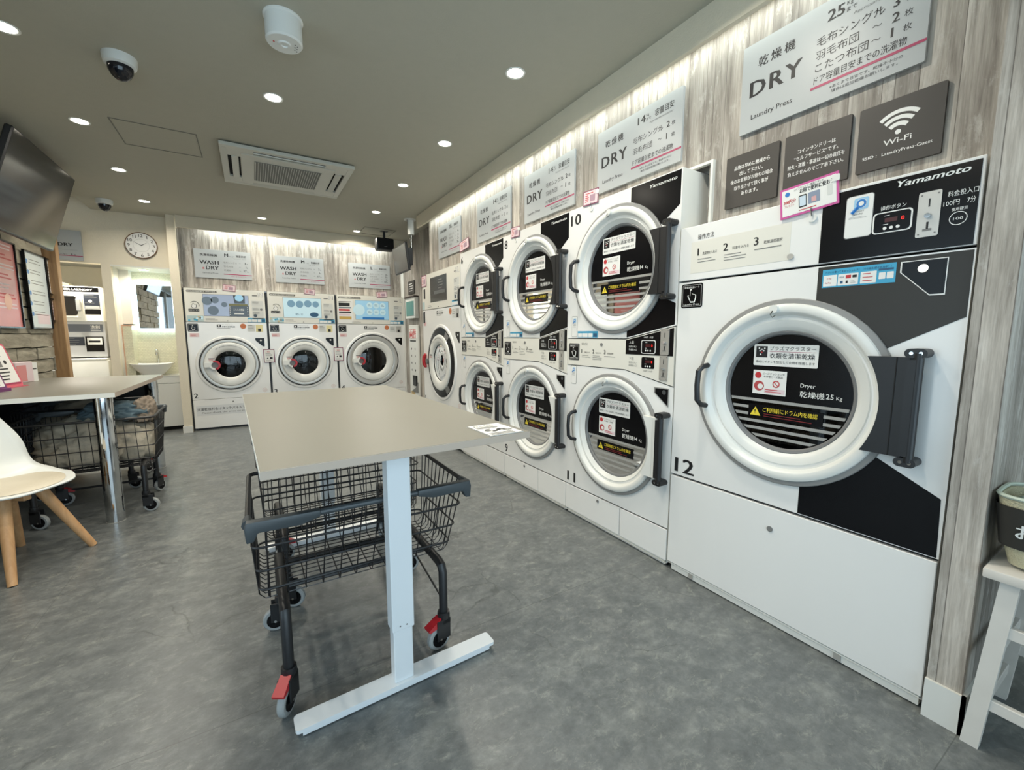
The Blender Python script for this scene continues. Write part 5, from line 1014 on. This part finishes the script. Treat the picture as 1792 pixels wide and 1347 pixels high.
# ------------------------------------------------------------------ left table
o = thing('counter_table', 'beige table with white front edge on chrome posts, against the stone wall', 'table', (0, 0, 0)); P = [(-1.785, 3.695), (-.812, 3.79), (-.775, 5.33), (-1.70, 5.45), (-1.785, 5.45)]
def flat(N, P, z0, z1, m): n = len(P); V = [(a, b, z1) for a, b in P] + [(a, b, z0) for a, b in P]; N.add(V, [tuple(range(n)), tuple(range(2 * n - 1, n - 1, -1))] + [(i + n, (i + 1) % n + n, (i + 1) % n, i) for i in range(n)], m)
N = MB(); flat(N, P, .868, .900, TOPB); N.build('table_top', o); N = MB(); flat(N, [(-1.785, 3.6925), (-.8105, 3.7875), (-.8110, 3.7895), (-1.785, 3.6955)], .869, .899, EDGW); flat(N, [(-.8115, 3.789), (-.774, 5.33), (-.7755, 5.33), (-.813, 3.789)], .869, .899, EDGE); N.build('edge_band', o)
for x, y in ((-.886, 3.868 - .02), (-.855, 5.24)): MB().cyl((x, y, 0), .050, .868, CHROME, 'z', 40).cyl((x, y, 0), .052, .004, STEEL, 'z', 40).build('leg', o)
MB().box(-1.785, -1.765, 3.75, 5.4, .0, .868, MBLK).box(-1.765, -.93, 5.40, 5.415, .10, .868, MBLK).build('shade_panel', o, 'black panel added for the deep shade under the table')  # added black sheets: the dark shade behind the carts, put in as colour
for c_ in (c3, c4): MB().tube([(-.283, -.225, .115), (.283, -.225, .115)], .008, MBLK, 8).build('stretcher', c_)
# things on it
o = thing('leaflet_stand', 'leaning clear red-edged stand with a printed white sheet on the left table', 'leaflet stand', (-1.555, 4.44, .900), radians(80)); M = Matrix.Rotation(radians(-16), 4, 'X'); N = MB(M)
N.rr(-.12, .245, .0, .335, .03, -.004, .004, ACRED); N.build('stand_back', o); N = MB(M); N.rr(-.105, .228, .022, .315, .015, -.0055, -.004, PAPER); N.text('ランドリー', -.09, .27, .022, INK, -.0062, w=.16); N.lines(-.09, .25, .25, 2, .018, GINK, -.0062, .007, 2); N.rect(-.06, .0, .165, .22, GINK, -.0062); N.rect(.06, .13, .155, .22, GINK, -.0062); N.disc((.17, -.0064, .19), .015, INK, 10); N.lines(-.02, .135, .20, 4, .026, INK, -.0062, .010, 6); N.rect(-.10, .225, .022, .034, CRIM, -.0062); N.build('printed_sheet', o); MB().box(-.12, .245, -.03, .12, 0, .006, ACRED).build('foot', o)
o = thing('leaflet_box', 'low purple and pink leaflet holder in front of the leaning stand', 'leaflet holder', (-1.50, 4.16, .900), radians(80)); N = MB(Matrix.Rotation(radians(-16), 4, 'X')); N.rr(-.12, .155, .0, .17, .012, -.006, .0, mat('purple_card', (110, 52, 104), .4)); N.rr(-.11, .14, .03, .14, .01, -.008, -.006, PAPER); N.rect(.02, .10, .04, .12, GINK, -.0088); N.build('front', o); MB().box(-.12, .155, -.02, .05, 0, .02, MT['purple_card']).build('base', o)
o = thing('tissue_box', 'small pink and white box behind the leaflet stand', 'box', (-1.60, 4.98, .900), radians(75)); MB().box(-.07, .10, 0, .10, 0, .165, PINKP, .004).build('carton', o); N = MB(); N.rect(-.065, .03, .01, .14, mat('rose_print', (212, 140, 140), .5), -.001); N.box(.09, .16, .01, .09, 0, .155, PAPER); N.rect(.10, .15, .10, .108, INK, .009); N.build('print', o)
# ------------------------------------------------------------------ posters, television on the stone wall
def poster(name, label, y, z, w, h, m, kind, cat='poster'):
    o = thing(name, label, cat, (XL + .035, y, z), pi / 2, 'framed posters on the stone wall'); MB().frame(0, w, 0, h, .012, -.020, 0, BLACK).box(.012, w - .012, -.006, 0, .012, h - .012, BLACK).build('frame', o)
    N = MB(); N.rect(.013, w - .013, .013, h - .013, m, -.008); rs = random.Random(kind); y_ = -.0086
    if kind == 1:
        for i in range(7): N.lines(.03, h - .05 - i * .085, w - .08, 2, .03, (PINKP, REDI)[i % 2], y_, .012, i)
        N.disc((w * .62, y_ - .0003, h * .3), .07, mat('face_rose', (224, 178, 160), .5), 20)
    elif kind == 2:
        for i in range(6): N.disc((.06 + .01 * (i % 2), y_, h - .10 - i * .10), .022, BLUI, 14); N.lines(.11, h - .08 - i * .10, w - .18, 2, .028, GINK, y_, .006, i + 3)
        N.rect(.16, w - .04, .05, .15, PINKP, y_)
    else: N.lines(.02, h - .03, w - .05, int(h / .035), .032, GINK, y_, .008, kind)
    N.build('print', o); return o
poster('framed_poster', 'pink-red framed poster at the left edge, below the television', 5.13, 1.345, .62, .76, POSR, 1)
poster('framed_poster', 'pale blue and white framed poster, right of the pink one', 5.92, 1.345, .50, .745, POSB, 2)
poster('framed_notice', 'narrow white notice beside the pine post, upper of the two', 6.455 - .02, 1.71, .16, .375, PAPER, 3, 'notice').location.y = 6.43
poster('framed_notice', 'small red and white notice under the narrow white one by the post', 6.43, 1.43, .13, .24, PINKP, 4, 'notice')
o = thing('television', 'large black television tilted down from the stone wall', 'television', (-1.40, 4.965, 2.36)); ti = math.atan2(.20, .65)
M = Matrix.Rotation(ti, 4, 'Y') @ Matrix.Rotation(pi / 2, 4, 'Z')
N = MB(M); N.box(-.595, .595, -.0, .045, -.345, .345, MBLK, .008); N.box(-.30, .30, .045, .075, -.22, .16, MBLK, .01); N.build('housing', o)
N = MB(M); N.rect(-.582, .582, -.328, .336, TVB, -.0008); N.build('screen', o)
MB().box(-.40, -.10, -.12, .12, -.08, .08, MBLK, .01).box(-.415, -.385, -.2, .2, -.2, .2, MBLK).build('wall_bracket', o)
# ------------------------------------------------------------------ chair
o = thing('shell_chair', 'white shell chair with beige seat pad and beech legs, at the left edge', 'chair', (-1.21, 3.38, 0), radians(-120)); th = o
# local frame: +y is the front of the seat
def shell(u, v):     # u -1..1 across, v 0..1 from front lip to top of the back
    if v < .5: q = v / .5; y = .265 - .42 * q; z = .470 - .030 * sin(pi * min(1, q * 1.05)) + (.0 if q > .15 else -.03 * (1 - q / .15) ** 2); hw = .262 * (1 - .30 * (1 - min(1, q / .3)) ** 2)
    else: q = (v - .5) / .5; y = -.155 - .055 * sin(q * pi / 2) - .055 * q; z = .440 + .395 * q + .01 * sin(pi * q); hw = .262 * (1 - .34 * q ** 2.2)
    b = 1 - max(0, (v - .40)) * .0; curl = (abs(u) ** 3.2)
    if v < .5: z += curl * (.006 + .055 * (v / .5) ** 2)
    else: q = (v - .5) / .5; qq = min(1, q / .45); y += curl * .085 * (1 - .4 * q) * qq * qq * (3 - 2 * qq); z += curl * .061 * (1 - q) ** 1.5
    if v < .22: y -= .075 * abs(u) ** 4 * (1 - v / .22) ** .5
    return Vector((u * hw, y, z))
def smooth_v(u, v):
    a = Vector((0, 0, 0)); k = 0
    for d_ in (-.12, -.09, -.06, -.03, 0, .03, .06, .09, .12): vv = min(1, max(0, v + d_)); a += shell(u, vv); k += 1
    return a / k
nu, nv = 20, 36; V = []; F = []
G = [[smooth_v(-1 + 2 * i / nu, j / nv) for i in range(nu + 1)] for j in range(nv + 1)]
me_ = MB(); V = [tuple(p) for r_ in G for p in r_]; F = [(j * (nu + 1) + i, j * (nu + 1) + i + 1, (j + 1) * (nu + 1) + i + 1, (j + 1) * (nu + 1) + i) for j in range(nv) for i in range(nu)]
me_.add(V, F, SEATW, True); so = me_.build('seat_shell', th); md = so.modifiers.new('thickness', 'SOLIDIFY'); md.thickness = .010; md.offset = 0
pd = MB(); V = []; F = []; R_ = 8; n = 36
for r_ in range(R_ + 1):
    for j in range(n):
        a = 2 * pi * j / n; rr0 = r_ / R_; u = .86 * rr0 * cos(a); v = .250 + .222 * rr0 * sin(a); p = smooth_v(u, v); V.append((p.x, p.y, p.z + .007 + .022 * (1 - rr0 ** 3)))
for r_ in range(R_):
    for j in range(n): F.append((r_ * n + j, r_ * n + (j + 1) % n, (r_ + 1) * n + (j + 1) % n, (r_ + 1) * n + j))
pd.add(V, F, PAD, True); pd.build('seat_pad', th)
for sx in (-1, 1):
    for sy in (-1, 1):
        N = MB(); A = Vector((sx * .09, sy * .09 - .01, .405)); B = Vector((sx * .218, sy * .218, 0)); N.tube([B, A.lerp(B, .5), A], [.0190, .025, .029], LEGW, 14); N.build('leg', th)
N = MB(); N.box(-.12, .12, -.03, .01, .375, .410, LEGW, .004); N.box(-.02, .02, -.13, .11, .375, .410, LEGW, .004); N.build('leg_brace', th)
# ------------------------------------------------------------------ stool and box at the right edge
o = thing('wooden_stool', 'whitewashed wooden stool with splayed legs at the right edge', 'stool', (0, 0, 0)); X0, X1, Y0, Y1 = 1.845, 2.235, -.09, .300; ZS = .585
MB().box(X0, X1, Y0, Y1, ZS - .030, ZS, STOOL, .004, 2).build('seat', o); tops = {}
def bar(N, A, B, w, d, m):
    A, B = Vector(A), Vector(B); V = [tuple(p + Vector((sx * w / 2, sy * d / 2, 0))) for p in (A, B) for sx, sy in ((-1, -1), (1, -1), (1, 1), (-1, 1))]
    N.add(V, [(3, 2, 1, 0), (4, 5, 6, 7), (0, 1, 5, 4), (1, 2, 6, 5), (2, 3, 7, 6), (3, 0, 4, 7)], m)
LG = {}
for i, (x, y, bx, by) in enumerate(((X0 + .035, Y1 - .055, X0 + .022, Y1 - .018), (X0 + .035, Y0 + .055, X0 + .022, Y0 + .018), (X1 - .035, Y1 - .055, X1 - .022, Y1 - .018), (X1 - .035, Y0 + .055, X1 - .022, Y0 + .018))):
    N = MB(); bar(N, (bx, by, 0), (x, y, ZS - .03), .030, .040, STOOL); N.build('leg', o); LG[i] = (Vector((bx, by, 0)), Vector((x, y, ZS - .03)))
def on(i, z): a, b = LG[i]; return a.lerp(b, z / (ZS - .03))
for a, b, z in ((0, 1, .40), (0, 1, .155), (2, 3, .40), (2, 3, .20), (0, 2, .30), (1, 3, .30), (0, 2, .12)):
    p, q = on(a, z), on(b, z); N = MB(); N.box(min(p.x, q.x) - .010, max(p.x, q.x) + .010, min(p.y, q.y) - .008, max(p.y, q.y) + .008, z - .018, z + .018, STOOL, .002) ; N.build('rung', o)
o = thing('storage_basket', 'dark grey card-wrapped basket with white lettering on the stool', 'basket', (1.872, .298, ZS), RW + .0); 
# local x toward the camera, local y away to the right
def loft(N, secs, m):
    k = 24; V = []
    for (hx, hy, z) in secs:
        for j in range(k): a = 2 * pi * j / k; c_, s_ = cos(a), sin(a); V.append((.135 + hx * abs(c_) ** .45 * (1 if c_ > 0 else -1), .11 + hy * abs(s_) ** .45 * (1 if s_ > 0 else -1), z))
    N.add(V, [(i * k + j, i * k + (j + 1) % k, (i + 1) * k + (j + 1) % k, (i + 1) * k + j) for i in range(len(secs) - 1) for j in range(k)], m, True)
N = MB(); loft(N, [(.01, .01, .002), (.085, .07, .002), (.105, .086, .012), (.125, .100, .09), (.140, .112, .215), (.134, .106, .215), (.100, .082, .02), (.01, .01, .02)], WEAVE); N.build('basket', o)
N = MB(); loft(N, [(.129, .1035, .07), (.1435, .1155, .195)], DKG); sl = N.build('sleeve', o)
N = MB(); N.text('お', .0, 0, .036, WINK, 0, bold=.02); N.text('忘れ物', .045, 0, .036, WINK, 0, bold=.02); w_ = N.build('lettering', sl); w_.location = (.048, -.0040, .110); w_.rotation_euler = (radians(6), 0, 0)
N = MB(); k = [(.135 + .140 * abs(cos(a)) ** .45 * (1 if cos(a) > 0 else -1), .11 + .112 * abs(sin(a)) ** .45 * (1 if sin(a) > 0 else -1), .222) for a in [2 * pi * j / 24 for j in range(24)]]; N.tube(k, .006, mat('pale_green_rim', (188, 200, 186), .4), 6, True); N.build('rim', o)
o = thing('mesh_pouch', 'pale mesh bag lying in the grey basket', 'bag', (1.872, .298, ZS), RW); N = MB(); loft(N, [(.10, .08, .10), (.115, .09, .19), (.06, .05, .235), (.01, .01, .24)], mat('pale_mesh', (150, 168, 162), .6, bump=.6, nscale=40)); N.build('bag', o)
bpy.data.objects.remove(_to)
